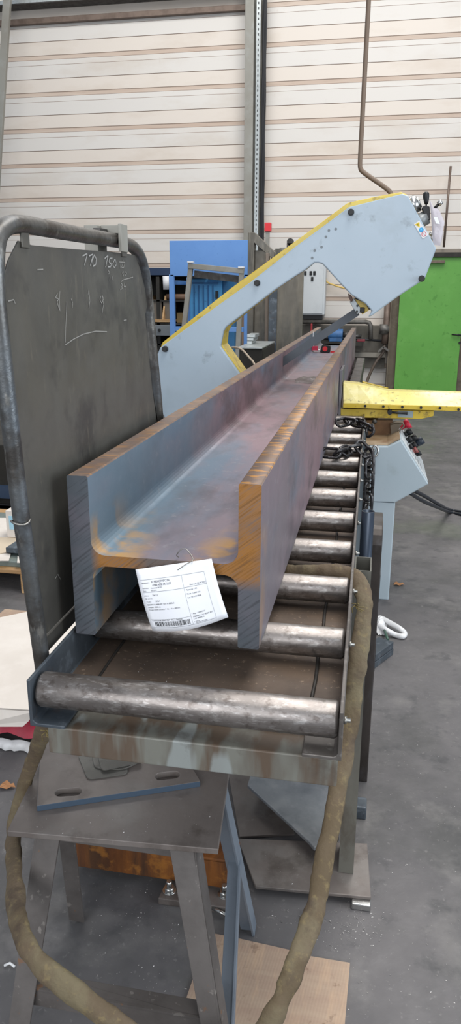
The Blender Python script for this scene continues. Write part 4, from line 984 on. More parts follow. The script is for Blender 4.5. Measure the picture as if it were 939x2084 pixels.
mb = MB(); mb.box(c0.x, c1.x, 3.966, 3.9695, c1.z, c0.z-.004); mb.build('rating_plate', mat('plate_grey', '#8b979b', .45), saw)
p0, p1 = at(794, 839, Y=3.94), at(830, 841, Y=3.935)
mb = MB(); mb.cyl((p0.x, 3.97, p0.z), (p0.x, 3.93, p0.z), .012); mb.tube([p0, p0.lerp(p1, .5), p1], [.0065, .006, .0075], 12); mb.build('clamp_lever', black, saw)
j = at(699, 776, Y=3.98); 
jz0, jz1 = at(693, 828, Y=4.1).z, at(704, 760, Y=4.1).z
mb = MB(); mb.box(bx1+.002, bx1+.016, 3.97, 4.25, jz0-.03, jz1+.03); mb.build('vise_jaw', mat('jaw_steel', '#77757a', .4, .5), saw, bevel=.002)
# control console
CYY = 3.7
CP = [(728, 1020), (726, 908), (757, 909), (790, 909), (817, 896), (873, 985), (805, 1023)]
P = [at(x, y, Y=CYY) for x, y in CP]
P[0].x = max(P[0].x, XR+.03+sx_(3.7)); P[1].x = P[0].x
mb = MB(); mb.prism(P, (0, .55, 0)); con = mb.build('control_console', greypaint, saw, bevel=.005)
mb = MB(); lx0 = at(742, 1200, Y=CYY).x
mb.box(P[0].x+.002, at(800, 1100, Y=CYY).x, CYY+.006, CYY+.52, 0.0, P[0].z-.001); mb.build('console_pedestal', greypaint, saw, bevel=.005)
mb = MB(); TP = [P[2], P[3], P[4]]
mb.add([TP[0]+Vector((-.03, .03, .002)), TP[1]+Vector((0, .03, .002)), TP[2]+Vector((-.004, .03, .003)), TP[2]+Vector((-.004, .54, .003)), TP[1]+Vector((0, .54, .002)), TP[0]+Vector((-.03, .54, .002))], [(0, 1, 4, 5), (1, 2, 3, 4)])
mb.build('console_top_sheet', mat('rust_tan', '#8a7458', .6, 0, [('#a3927c', 5, .45, .65, .7), ('#6b4b2c', 8, .5, .7, .7)]), con, solid=.003)
# C-channel under the vise
c = at(806, 872, Y=3.95)
mb = MB(); pts_ = [at(*q, Y=3.93) for q in ((792, 893), (810, 880), (823, 867), (820, 859), (806, 859), (795, 864))]
mb.tube(pts_, .005, 8); mb.prism([at(*q, Y=3.95) for q in ((795, 864), (820, 862), (808, 880), (797, 885))], (0, .1, 0)); mb.build('slide_bracket', mat('bracket_tan', '#6a6052', .5, .4), saw)
mb = MB(); mb.prism([at(*q, Y=4.0) for q in ((745, 855), (800, 855), (800, 885), (752, 902))], (0, .08, 0)); mb.build('slide_base', MATS['bed_brown'], saw, bevel=.004)
c = at(763, 858, Y=3.94); mb = MB(); mb.ball(c, .013); mb.cyl(c, c+Vector((0, .06, 0)), .008); mb.build('ball_knob', darksteel, saw)
# buttons on the sloped panel (face P4-P5)
e0, e1 = P[4], P[5]; ed = (e1-e0); nn_ = Vector((-ed.z, 0, ed.x)).normalized()
if nn_.x < 0: nn_ = -nn_
def fp(s, yy, h=0): return e0+ed*s+Vector((0, yy, 0))+nn_*h
mb = MB(); n_ = [fp(.03, .06, .0015), fp(.97, .04, .0015), fp(.97, .5, .0015), fp(.03, .5, .0015)]
mb.add(n_, [(0, 1, 2, 3)]); mb.build('panel_face', mat('panel_pale', '#c2c8ca', .4, 0, [('#a7aeb0', 6, .5, .7, .5)]), con, solid=.002)
c = fp(.05, .5, 0)
mb = MB(); mb.cyl(fp(.06, .42, 0), fp(.06, .42, .03), .014); mb.cyl(fp(.06, .42, .03), fp(.06, .42, .055), .024, .03, seg=20); mb.build('emergency_stop_button', pinkred, con, label='red mushroom emergency stop button')
for i, (s_, yy, hh, rr_, m_) in enumerate(((.20, .38, .045, .018, black), (.28, .30, .03, .018, black), (.36, .38, .05, .017, black), (.44, .30, .035, .018, black), (.50, .40, .07, .022, mat('dark_blue_plastic', '#28323e', .4)), (.52, .28, .025, .018, mat('dull_red', '#8a4b48', .5)), (.62, .30, .03, .016, black), (.34, .18, .02, .015, black))):
    mb = MB(); mb.cyl(fp(s_, yy, 0), fp(s_, yy, hh*.5), rr_*.8); mb.cyl(fp(s_, yy, hh*.5), fp(s_, yy, hh), rr_, seg=14); mb.build('push_button', m_, con)
mb = MB()
for k in range(6): mb.add([fp(.25+.1*k, .1+.02*(k % 2), .004), fp(.25+.1*k, .22, .004), fp(.27+.1*k, .22, .004), fp(.27+.1*k, .1, .004)], [(0, 1, 2, 3)])
mb.build('panel_markings', inkgrey, con)
# cables from the console
for i, (o1, lab) in enumerate((((0, 0), 'upper'), ((3, 12), 'lower'))):
    pts = smooth_path([at(838+o1[0]-6*i, 996+o1[1]*.6, Y=4.05), at(862, 1008+o1[1], Y=4.3), at(893, 1026+o1[1]*.6, Y=4.7), at(915, 1037+o1[1]*.4, Z=.02), at(945, 1042+o1[1]*.4, Z=.014), at(1000, 1046, Z=.014), at(1100, 1050, Z=.014)])
    mb = MB(); mb.tube(pts, .011, 10); mb.build('power_cable', mat('cable_dark', '#23272e', .45), saw)
# shackle eye at the console
c = at(764, 918, Y=3.66)
mb = MB(); mb.tube([c+Vector((.017*math.cos(a)*.8, .004*math.sin(a), .026*math.sin(a))) for a in [2*math.pi*k/20 for k in range(20)]], .0055, 10, closed=True); mb.cyl(c+Vector((-.02, .01, 0)), c+Vector((0, .0, 0)), .008); o = mb.build('lifting_eye', chrome, saw)

# ================================================================ CHAIN
def link_mb(c, d, side, L=.062, W=.0205, r=.0066):
    """one stadium-shaped link along d, its flat width along side"""
    d = d.normalized(); side = (side-d*side.dot(d)).normalized(); mb = MB(); pts = []
    for k in range(9):
        a = -math.pi/2+math.pi*k/8; pts.append(c+d*(L/2-W/2+math.cos(a)*W*.8)+side*(math.sin(a)*W))
    for k in range(9):
        a = math.pi/2+math.pi*k/8; pts.append(c+d*(-(L/2-W/2)+math.cos(a)*W*.8)+side*(math.sin(a)*W))
    mb.tube(pts, r, 8, closed=True); return mb
def chain(name, label, path, L=.062):
    path = [Vector(p) for p in path]
    t = thing(name, label, 'chain', path[-1]); step = L-.017; acc = 0; k = 0; cur = 0
    seg = [(b_-a_).length for a_, b_ in zip(path[:-1], path[1:])]; total = sum(seg); s = step/2
    while s < total-step/2:
        q = s; i = 0
        while q > seg[i]: q -= seg[i]; i += 1
        d = (path[i+1]-path[i]).normalized(); c = path[i]+d*q
        s1 = Vector((0, 0, 1)) if abs(d.z) < .7 else Vector((1, 0, 0)); s2 = d.cross(s1)
        a = (.75 if k % 2 else -.75); side = s1*math.cos(a)+s2*math.sin(a)
        link_mb(c, d, side, L).build('chain_link', chainm, t); s += step; k += 1
    return t
zt = RT+.022
xr = XR+sx_(3.1)
c1 = [at(662, 921, Z=zt), at(690, 922, Z=zt), at(715, 914, Z=zt), at(738, 912, Z=zt+.004)]
c1 = smooth_path(c1, 4)
e = c1[-1]; c1 += smooth_path([Vector((XR+.026+sx_(3.1), e.y-.01, zt-.02)), Vector((XR+.034+sx_(3.1), e.y-.03, zt-.08)), Vector((XR+.034+sx_(3.1), e.y-.04, zt-.42))], 4)
chain('steel_chain', 'dark steel chain crossing the rollers and hanging down outside the rail, nearer one', c1)
c2 = smooth_path([at(690, 861, Z=zt), at(712, 858, Z=zt+.004), at(735, 862, Z=zt+.004)], 4)
e = c2[-1]; c2 += smooth_path([Vector((XR+.028+sx_(3.7), e.y-.02, zt-.01)), Vector((XR+.038+sx_(3.7), e.y-.10, zt-.05))], 4)
chain('steel_chain', 'dark steel chain crossing the last rollers under the yellow vise, farther one', c2)

# ================================================================ THINGS RIGHT OF THE TABLE
PYY = 2.1
tp = at(750, 1040, Y=PYY); bt = Vector((tp.x-.004, PYY-.02, .002))
mb = MB(); n = 28; r = .0185; ri = .0155
up = (tp-bt).normalized(); aa = up.orthogonal().normalized(); bb = up.cross(aa)
vs = []
for c, rad in ((bt, r), (tp, r), (tp, ri), (tp-up*.25, ri)):
    for k in range(n): a = 2*math.pi*k/n; vs.append(c+aa*math.cos(a)*rad+bb*math.sin(a)*rad)
fs = [(i*n+k, i*n+(k+1) % n, (i+1)*n+(k+1) % n, (i+1)*n+k) for i in range(3) for k in range(n)]+[tuple(range(3*n, 4*n)), tuple(range(n-1, -1, -1))]
mb.add(vs, fs, 0, True)
o = mb.build('steel_pipe', mat('pipe_blueblack', '#2b3440', .35, .6, [('#3f4a5a', 4, .45, .65, .6, (1, 1, .3))]), bevel=0); tag(o, 'dark blue-black round steel pipe standing on end beside the rollers', 'pipe')
for p in o.data.polygons:
    if len(p.vertices) > 4: p.use_smooth = False
# dark upright box section behind the post
xk0, xk1 = at(757, 1100, Y=2.16).x-.005, at(779, 1100, Y=2.16).x
zt_ = at(770, 1048, Y=2.3).z
t = thing('upright_channel', 'tall dark brown steel section with slots standing behind the square post', 'steel section', ((xk0+xk1)/2, 2.25, 0))
prof_ = [(2.15, 0), (2.15, zt_-.05), (2.156, zt_-.02), (2.17, zt_-.006), (2.19, zt_), (2.33, zt_), (2.345, zt_-.01), (2.35, zt_-.03), (2.35, 0)]
mb = MB(); mb.prism([(xk0, a, b) for a, b in prof_], (xk1-xk0, 0, 0)); mb.build('section', mat('section_dark', '#4b4541', .42, .45, [('#37322f', 4, .45, .65, .7), ('#5f5d60', 9, .55, .7, .5, (1, 1, .4))], bump=(20, .3)), t, bevel=.003)
for z0 in (.38, .62): 
    mb = MB(); mb.box(xk1-.001, xk1+.002, 2.2, 2.23, z0, z0+.09); mb.build('slot', black, t)
# steel blocks
tpz = .062
Pt = [at(*q, Z=tpz) for q in ((700, 1325), (771, 1296), (802, 1306), (757, 1339))]
back = Pt[0]; 
A, B, C_ = Pt[3], Pt[2], Pt[1]; D = A+(C_-B)*2.2
quad = [A, B, C_, C_+(A-B)]
quad = [A+(C_-B)*0, B, C_, A+(C_-B)]
quad = [Vector(q) for q in (A+(A-B)*1.0, B, C_, C_+(A-B)*2.0)]
quad = [A+(A-B)*1.1, B, C_, C_+(A-B)*1.1]
for k, (z0, z1, lab) in enumerate(((.0, .029, 'lower'), (.031, .062, 'upper'))):
    mb = MB(); mb.prism([(q.x+(.0 if k else .002), q.y, z0) for q in quad], (0, 0, z1-z0)); tag(mb.build('steel_slab', bluesteel, bevel=.002), 'thick blue-grey steel slab on the floor right of the post, %s of two stacked' % lab, 'steel slab', 'steel slabs by the post')
# white looped hose + crumpled paper
pts = []
for a, b in ((768, 1262), (775, 1258), (795, 1268), (815, 1280), (824, 1289), (820, 1295), (805, 1292), (788, 1283), (770, 1272)): pts.append(at(a, b, Z=.03 if b < 1285 else .014))
mb = MB(); mb.tube(smooth_path(pts, 5), .013, 12); tag(mb.build('white_hose', whitepl), 'white plastic hose looped on the floor behind the steel slabs', 'hose')
c = at(773, 1290, Z=.0); mb = MB(); vs = []; nn = 10
for j in range(nn+1):
    for i in range(nn+1): u, v = i/nn, j/nn; vs.append((c.x-.035+.07*u, c.y-.02+.16*v, .003+.045*math.sin(math.pi*u)*math.sin(math.pi*v)+.02*abs(noise.noise(Vector((u*5, v*5, 4))))))
mb.add(vs, [(j*(nn+1)+i, j*(nn+1)+i+1, (j+1)*(nn+1)+i+1, (j+1)*(nn+1)+i) for j in range(nn) for i in range(nn)]); tag(mb.build('crumpled_paper', whitepl), 'crumpled white paper between the white hose and the steel slabs', 'paper')
p0, p1 = at(783, 1282, Z=.03), at(790, 1302, Z=.055)
mb = MB(); mb.cyl(p0, p1, .006); tag(mb.build('green_rod', mat('rod_green', '#3c5a4c', .5)), 'short dark green rod sticking out by the crumpled paper', 'rod')
# square tube stub on the floor, right
a = at(722, 1672, Z=.02); b = at(742, 1650, Z=.05)
mb = MB(); c = at(733, 1668, Z=.0)
mb.box(c.x-.09, c.x+.018, c.y, c.y+.05, 0, .045); o = mb.build('square_tube_offcut', bluesteel, bevel=.004); tag(o, 'short dark square tube on the floor behind the conveyor post', 'offcut')
mb = MB(); mb.box(c.x+.0181, c.x+.019, c.y+.006, c.y+.044, .006, .039); mb.build('tube_bore', black, o) if False else None
# bright plate leaning under the conveyor
sp_z = .075
BPq = [at(*q, Z=sp_z) for q in ((504, 1597), (510, 1576), (530, 1560), (556, 1548), (610, 1530), (690, 1600), (690, 1706), (640, 1725), (628, 1711))]
mb = MB(); mb.prism(BPq, (0, 0, -.012)); o = mb.build('bright_steel_plate', mat('plate_blue_grey', '#7c8084', .4, .3, [('#8b8e8f', 3, .45, .65, .7), ('#4b525b', 4, .5, .7, .6), ('#8b8d8f', 30, .62, .7, .4)], rvar=.1), bevel=.0025); tag(o, 'blue-grey steel plate with a rounded corner lying under the conveyor', 'plate')
c = BPq[4]
mb = MB(); mb.box(BPq[0].x+.08, BPq[0].x+.2, BPq[0].y+.0, BPq[0].y+.1, 0, sp_z-.012); tag(mb.build('wood_packer', woodm), 'small wooden packer under the blue-grey plate', 'packer')
# big dark plate on the floor
q4 = [at(*q, Z=.004) for q in ((462, 1560), (560, 1545), (600, 1700), (488, 1706))]
mb = MB(); mb.prism(q4, (0, 0, .006)); tag(mb.build('floor_sheet', platem), 'dark thin steel sheet lying on the floor under the conveyor', 'sheet')

# ================================================================ STAND IN FRONT
SZ = H-1.02
st = thing('steel_stand', 'brown welded steel stand with splayed legs in front of the conveyor', 'stand', (-.46, 1.26, 0))
TPc = [at(*q, Z=SZ) for q in ((14, 1691), (444, 1728), (470, 1548))]
BL_ = Vector((-.70, 1.425, SZ))
top = [TPc[0], TPc[1], TPc[2], BL_]
mb = MB(); mb.prism(top, (0, 0, -.013)); mb.build('top_plate', platem, st, bevel=.0015)
def onleg(px, py, y_top, z_top, y_bot):      # point on the sloping front plane of the stand
    d = ray(px, py); k = (y_top-y_bot)/z_top
    # plane y = y_bot + k*z
    t_ = (y_bot+k*H-0)/(d.y-k*d.z); return CAM+d*t_
yT, yB = 1.165, .99; zT = SZ-.013
def L_(px, py): return onleg(px, py, yT, zT, yB)
def extend(a, b, z):       # carry a->b on to height z
    return a+(b-a)*((z-a.z)/(b.z-a.z))
def leg(pl0, pr0, pl1, pr1, name='leg'):
    a, b, c, d = L_(*pl0), L_(*pr0), L_(*pl1), L_(*pr1)
    a, c = extend(a, c, zT), extend(a, c, .004); b, d = extend(b, d, zT), extend(b, d, .004)
    mb = MB(); mb.prism([a, b, d, c], Vector((0, .006, 0)))
    # second flange of the angle iron, on the outer side
    return mb, (a, b, c, d)
mb, q = leg((68, 1722), (116, 1739), (17, 2082), (61, 2082)); a, b, c, d = q
mb.prism([a, a+Vector((0, .045, 0)), c+Vector((0, .045, 0)), c], Vector((.005, 0, 0))); mb.build('front_leg', standm, st, bevel=.001); legL = q
mb, q = leg((347, 1739), (399, 1741), (408, 2084), (450, 2084)); a, b, c, d = q
mb.prism([b, b+Vector((0, .045, 0)), d+Vector((0, .045, 0)), d], Vector((-.005, 0, 0))); mb.build('front_leg', standm, st, bevel=.001); legR = q
# top rails
mb = MB(); mb.box(legL[0].x+.0, legR[1].x, yT-.0, yT+.006, zT-.028, zT-.001); mb.box(legL[0].x, legR[1].x, yT, yT+.04, zT-.007, zT-.001); mb.build('top_rail', standm, st, bevel=.001)
# lower cross bar
a = L_(70, 2032); b = L_(412, 2066)
zc1 = (a.z+b.z)/2; yc1 = yB+(yT-yB)*zc1/zT
xlb = extend(legL[1], legL[3], zc1).x-.01; xrb = extend(legR[0], legR[2], zc1).x+.01
mb = MB(); mb.box(xlb, xrb, yc1+.007, yc1+.013, zc1-.045, zc1); mb.box(xlb, xrb, yc1+.007, yc1+.045, zc1-.006, zc1); mb.build('cross_bar', standm, st, bevel=.001)
# rear legs and braces
rb = at(518, 1893, Z=.004); rt = Vector((TPc[2].x-.004, TPc[2].y-.07, zT))
mb = MB(); mb.bar(rt, rb, .035, .006, up=(1, 0, 0)); mb.bar(rt+Vector((-.017, .0, 0)), rb+Vector((-.017, 0, 0)), .006, .035, up=(1, 0, 0)); stedge = mat('stand_edge', '#747d87', .5, .2, [('#59626d', 7, .45, .65, .6)]); mb.build('rear_leg', stedge, st, bevel=.001)
lb = at(162, 1862, Z=.004); lt_ = Vector((-.655, 1.38, zT))
mb = MB(); mb.bar(lt_, lb, .04, .006, up=(1, 0, 0)); mb.bar(lt_+Vector((.0, -.018, 0)), lb+Vector((.0, -.018, 0)), .006, .04, up=(1, 0, 0)); mb.build('rear_leg', standm, st, bevel=.001)
# side diagonals: from the rear leg down to the front leg
f0 = extend(legR[1], legR[3], .12)+Vector((0, .02, 0)); f1 = rt.lerp(rb, .50)
mb = MB(); mb.bar(f1, f0, .028, .006, up=(1, 0, 0)); mb.bar(f1+Vector((-.014, 0, 0)), f0+Vector((-.014, 0, 0)), .006, .028, up=(1, 0, 0)); mb.build('side_brace', stedge, st, bevel=.001)
f0 = extend(legL[0], legL[2], .24)+Vector((.02, .03, 0)); f1 = lt_.lerp(lb, .10)
mb = MB(); mb.bar(f1, f0, .028, .006, up=(1, 0, 0)); mb.build('side_brace', stedge, st, bevel=.001)
mb = MB(); mb.box(lt_.x, rt.x, 1.355, 1.361, zT-.03, zT-.001); mb.build('rear_rail', rustm, st)
# slotted plate and thin plates on the stand
zp = SZ+.0005; th = .014
Q = [at(*q, Z=zp+th) for q in ((75, 1640), (408, 1590), (372, 1530), (84, 1488))]
base = Q[0]; 
t = thing('slotted_plate', 'thick steel base plate with oval slots lying on the stand', 'plate', (base.x, base.y, zp))
def slot_pts(c0, c1, wd, n=8):
    c0, c1 = at(*c0, Z=zp+th), at(*c1, Z=zp+th); d = (c1-c0).normalized(); s = Vector((-d.y, d.x, 0)); r = wd/2; a0 = c0+d*r*.9; a1 = c1-d*r*.9; out = []
    for k in range(n+1):
        a = -math.pi/2+math.pi*k/n; out.append(a1+d*math.cos(a)*r+s*math.sin(a)*r)
    for k in range(n+1):
        a = math.pi/2+math.pi*k/n; out.append(a0+d*math.cos(a)*r+s*math.sin(a)*r)
    return out
mb = MB(); mb.prism(Q, (0, 0, -th), 0, 1); pl = mb.build('plate', [platem, mat('cut_edge_blue', '#4a5a6b', .45, .4)], t)
cut = MB()
for c0, c1 in (((113, 1613), (165, 1610)), ((317, 1581), (365, 1575)), ((110, 1507), (155, 1509))):
    cut.prism([p+Vector((0, 0, .01)) for p in slot_pts(c0, c1, .026)], (0, 0, -.03))
co = cut.build('cutter_tmp', platem, t)
md = pl.modifiers.new('b', 'BOOLEAN'); md.object = co; md.operation = 'DIFFERENCE'; md.solver = 'EXACT'
bpy.context.view_layer.update()
me = bpy.data.meshes.new_from_object(pl.evaluated_get(bpy.context.evaluated_depsgraph_get())); pl.modifiers.clear(); pl.data = me
bpy.data.objects.remove(co)
md = pl.modifiers.new('bevel', 'BEVEL'); md.width = .0012; md.segments = 2; md.limit_method = 'ANGLE'; md.angle_limit = R(40)
zz = zp+th+.0005
thin = mat('thin_plate', '#66645f', .5, .35, [('#55534e', 5, .45, .65, .7), ('#7b7973', 9, .55, .7, .5)])
for (pts_, lab) in (([(158, 1535), (250, 1522), (262, 1574), (178, 1586)], 'lowest'), ([(186, 1528), (282, 1521), (285, 1550), (250, 1566), (192, 1562)], 'middle'), ([(194, 1512), (270, 1500), (290, 1550), (206, 1568)], 'topmost')):
    P4 = round_poly([at(*q, Z=zz+.0035) for q in pts_], .014, 5)
    mb = MB(); mb.prism(P4, (0, 0, -.003)); tag(mb.build('thin_square_plate', thin, bevel=.0006), 'thin grey plate with rounded corners, %s of three on the slotted plate' % lab, 'plate', 'thin plates on the slotted plate')
    zz += .0036

# ================================================================ SLING
pts = [(92, 1462, 1.17), (84, 1500, 1.21), (62, 1560, 1.27), (42, 1625, 1.26), (28, 1690, 1.24), (28, 1740, 1.17), (30, 1800, 1.09), (34, 1860, 1.03), (52, 1920, .97), (92, 1972, .94), (150, 2018, .925), (205, 2058, .92), (262, 2105, .92), (330, 2165, .93), (430, 2190, .95), (510, 2140, .97), (556, 2070, .99), (592, 1990, 1.04), (618, 1920, 1.09), (642, 1850, 1.14), (655, 1780, 1.19), (668, 1710, 1.24), (682, 1640, 1.30), (694, 1570, 1.36), (712, 1480, 1.42), (722, 1400, 1.47), (732, 1320, 1.52), (741, 1250, 1.57), (741, 1215, 1.60)]
path = [at(a, b, Y=c) for a, b, c in pts]
path += [at(730, 1188, Y=1.64), at(706, 1171, Y=1.665), at(676, 1164, Y=1.67), at(640, 1166, Y=1.675), at(600, 1172, Y=1.68), at(560, 1180, Y=1.69), at(530, 1186, Y=1.70)]
for i in range(len(pts), len(path)): path[i].z = max(path[i].z, RT-.03)
path = smooth_path(path, 7)
rs = []
for i, p in enumerate(path):
    s_ = i/len(path); r = .0205+.004*noise.noise(p*16)+.0018*noise.noise(p*60)
    r *= 1.0 if s_ > .12 else .8
    rs.append(r)
mb = MB(); mb.tube(path, rs, 18, face=(.25, -1, .35), flat=.55)
for i, v in enumerate(mb.v):
    w = noise.noise(v*38)*.0032+noise.noise(v*95)*.0012; ci = path[min(i//18, len(path)-1)]; d = (v-ci)
    if d.length > 0: mb.v[i] = v+d.normalized()*w
sl = thing('lifting_sling', 'olive brown fabric lifting sling draped in a loop over the conveyor rail', 'sling', path[len(path)//2])
mb.build('webbing_sleeve', strapm, sl)
for q, yy in (((94, 1490), 1.15), ((724, 1232), 1.52)):
    c = at(*q, Y=yy); mb = MB()
    for k in range(7): 
        a = random.Random(k).uniform(0, 6.3); mb.tube([c, c+Vector((.01*math.cos(a), -.004, .006*math.sin(a))), c+Vector((.02*math.cos(a+.5), -.006, .012*math.sin(a+.6)-.004))], .0012, 5)
    o = mb.build('frayed_threads', mat('thread', '#73653f', .9), sl)

# ================================================================ CARDBOARD, LEAVES, SWARF
CB = [at(*q, Z=.006) for q in ((430, 1898), (480, 1908), (596, 1934), (636, 1946), (713, 1959), (700, 2110), (690, 2250), (330, 2180), (372, 2052), (395, 1985))]
mb = MB(); mb.prism(CB, (0, 0, -.005)); o = mb.build('cardboard_sheet', cardb, bevel=.0008); tag(o, 'flattened corrugated cardboard sheet on the floor at the bottom', 'cardboard')
m = cardb
nt = m.node_tree; N = nt.nodes; L = nt.links; tc = N.new('ShaderNodeTexCoord'); wv = N.new('ShaderNodeTexWave'); wv.inputs['Scale'].default_value = 45; wv.inputs['Distortion'].default_value = .8
mp = N.new('ShaderNodeMapping'); mp.inputs['Rotation'].default_value = (0, 0, R(8)); L.new(tc.outputs['Object'], mp.inputs[0]); L.new(mp.outputs[0], wv.inputs[0])
bp = N.new('ShaderNodeBump'); bp.inputs['Strength'].default_value = .15; bp.inputs['Distance'].default_value = .001; L.new(wv.outputs['Fac'], bp.inputs['Height']); L.new(bp.outputs[0], N['Principled BSDF'].inputs['Normal'])
for (px, py, s, lab) in ((14, 1601, .03, 'dry brown leaf on the floor left of the stand'), (811, 1190, .035, 'dry tan leaf on the floor right of the console foot')):
    c = at(px, py, Z=.004); mb = MB(); n = 10; vs = [c+Vector((0, 0, .006))]
    for k in range(n):
        a = 2*math.pi*k/n; r = s*(.55+.45*abs(math.cos(a*1.5))); vs.append(c+Vector((r*math.cos(a), r*.7*math.sin(a), .002+.008*abs(math.sin(a*2.5)))))
    mb.add(vs, [(0, k+1, (k+1) % n+1) for k in range(n)]); tag(mb.build('dry_leaf', leafm, solid=.0008), lab, 'leaf')
c = at(18, 1967, Z=.004)
mb = MB(); mb.tube([c-Vector((.012, 0, 0)), c+Vector((0, .006, .004)), c+Vector((.014, .002, 0))], .003, 8); tag(mb.build('plastic_scrap', whitepl), 'tiny white plastic scrap on the floor left of the sling', 'scrap')
p0, p1 = at(433, 1848, Z=.012), at(464, 1864, Z=.012)
mb = MB(); mb.cyl(p0, p1, .005); tag(mb.build('loose_bolt', chrome), 'loose bright bolt lying on the floor near the foot plate', 'bolt')
# swarf flecks
rng = random.Random(21); mb = MB()
def fleck(c, s):
    a = rng.uniform(0, 6.28); d = Vector((math.cos(a), math.sin(a), 0))*s; e_ = Vector((-d.y, d.x, 0))*.35
    mb.add([c-d, c+e_+Vector((0, 0, s*.5)), c+d, c-e_], [(0, 1, 2), (0, 2, 3)])
for i in range(520):
    u = rng.random()
    if u < .35: p = (rng.gauss(720, 40), rng.gauss(1880, 40))
    elif u < .6: p = (rng.uniform(190, 380), rng.uniform(1800, 2060))
    else: p = (rng.uniform(700, 939), rng.uniform(1250, 2084))
    c = at(*p, Z=.001); fleck(c, rng.uniform(.0008, .0024))
for i in range(60): fleck(at(rng.uniform(540, 760), rng.uniform(1850, 1900), Z=.001), rng.uniform(.001, .004))
o = mb.build('swarf_flecks', swarfm); tag(o, 'bright metal swarf flecks scattered over the workshop floor', 'swarf', kind='stuff')
mb = MB(); rng = random.Random(22)
for i in range(170):
    c = Vector((rng.uniform(-.44, -.09), rng.uniform(1.12, 2.3), RT-.082+.0095)); fleck(c, rng.uniform(.0008, .0018))
for i in range(0): pass
o = mb.build('tray_swarf', swarfm); tag(o, 'fine swarf specks scattered on the conveyor tray', 'swarf', kind='stuff')
mb = MB()
for i in range(30): fleck(at(rng.uniform(60, 440), rng.uniform(1655, 1700), Z=SZ+.001), rng.uniform(.0008, .002))
for i in range(30):
    p = at(rng.uniform(530, 740), rng.uniform(1730, 1800), Z=.0312); fleck(p, rng.uniform(.001, .003))
o = mb.build('plate_swarf', swarfm); tag(o, 'fine swarf specks on the stand top and the floor plate', 'swarf', kind='stuff')

# objects beyond the vise: outfeed roller frame
a = at(722, 745, Y=6.2)
t = thing('outfeed_table', 'grey outfeed support rail beyond the yellow vise', 'rail', (bx1+.05, 6, 0))
zo = RT+.0
mb = MB(); mb.box(bx1+.02, bx1+.09, 4.95, 6.9, RT-.05, RT+.05); mb.build('outfeed_rail', darksteel, t, bevel=.006)
for yy in (5.1, 5.5, 5.9, 6.3, 6.7):
    mb = MB(); mb.cyl((bx0-.01, yy, RZ), (bx1+.02, yy, RZ), rr); mb.build('outfeed_roller', rollm, t)
mb = MB(); mb.box(bx0-.07, bx0-.01, 4.95, 6.9, RT-.07, RT+.0); mb.build('outfeed_left_rail', darksteel, t, bevel=.004)
for xx in (bx0-.05, bx1+.04):
    for yy in (5.0, 6.8):
        mb = MB(); mb.box(xx, xx+.04, yy, yy+.04, 0, RT-.055); mb.build('outfeed_leg', darksteel, t)
# yellow barrier frame behind
p = [at(733, 778, Y=8.6), at(788, 792, Y=8.3)]
t = thing('yellow_barrier', 'low yellow and black steel barrier lying behind the vise', 'barrier', (p[0].x, 8.5, 0))
for dz in (0, -.09):
    mb = MB(); mb.bar(p[0]+Vector((0, 0, dz)), p[1]+Vector((0, 0, dz)), .04, .03); mb.build('bar', yellow if dz == 0 else darksteel, t)
for q in p:
    mb = MB(); mb.box(q.x-.02, q.x+.02, q.y+.02, q.y+.06, 0, q.z-.02); mb.build('foot', yellow, t)

# ================================================================ WELDING SHIELD
SX = -.563
sh = thing('welding_shield', 'dark sheet steel screen in a bent tube frame left of the beam', 'screen', (SX, 1.4, RT-.07))
def S_(px, py, x=SX): return at(px, py, X=x)
tube_pts = [S_(96, 1415), S_(89, 1370), S_(60, 1160), S_(43, 1050), S_(25, 900), S_(8, 750), S_(-6, 620), S_(-10, 540), S_(-6, 490), S_(6, 466), S_(26, 457), S_(55, 458), S_(110, 468), S_(170, 479), S_(225, 488), S_(252, 494), S_(272, 504), S_(286, 526), S_(296, 570), S_(303, 640), S_(310, 720), S_(318, 800), S_(322, 850)]
e0_, e1_ = tube_pts[-2], tube_pts[-1]; foot2 = Vector((SX, e1_.y+.05, RT-.075))
path = smooth_path(tube_pts, 5)+[foot2]
mb = MB(); mb.tube(path, .0142, 18); mb.build('tube_frame', tubem, sh)
for q_ in (tube_pts[0], foot2):
    mb = MB(); mb.box(SX-.002, XL-.0005, q_.y-.02, q_.y+.02, RT-.07, RT-.062); mb.build('mounting_lug', darksteel, sh)
c = S_(42, 1061); d = (tube_pts[2]-tube_pts[3]).normalized()
mb = MB(); mb.tube([c+Vector((.0152*math.cos(t_)*1, .0152*math.sin(t_), .002*math.sin(2*t_))) for t_ in [2*math.pi*k/20 for k in range(20)]], .0018, 6, closed=True); mb.build('weld_bead', bolt_m, sh)
xs_ = SX+.002
pn = [(2, 585), (18, 530), (38, 490), (50, 494), (66, 499), (150, 507), (245, 514), (275, 519), (286, 548), (296, 590), (300, 622), (296, 640), (301, 700), (309, 780), (320, 850), (330, 930), (345, 1040)]
pb_ = [(150, 1239), (93, 1292), (75, 1180), (55, 1050), (35, 900), (18, 760), (6, 650)]
P = [S_(x, y, xs_) for x, y in pn]
brz = (S_(93, 1290, xs_).z+S_(150, 1238, xs_).z)/2
P.append(Vector((xs_, P[-1].y+.02, brz)))
P += [S_(x, y, xs_) for x, y in pb_[1:]]
mb = MB(); mb.prism(P, (-.003, 0, 0)); pan = mb.build('sheet_panel', shieldm, sh, bevel=.0006)
zb1 = S_(103, 1318, xs_).z; zb0 = S_(95, 1296, xs_).z
yl = S_(95, 1300, xs_).y
mb = MB(); mb.box(SX-.004, SX+.004, yl-.005, e1_.y, zb1, brz-.002); mb.build('bottom_rail', shieldm, sh, bevel=.001)
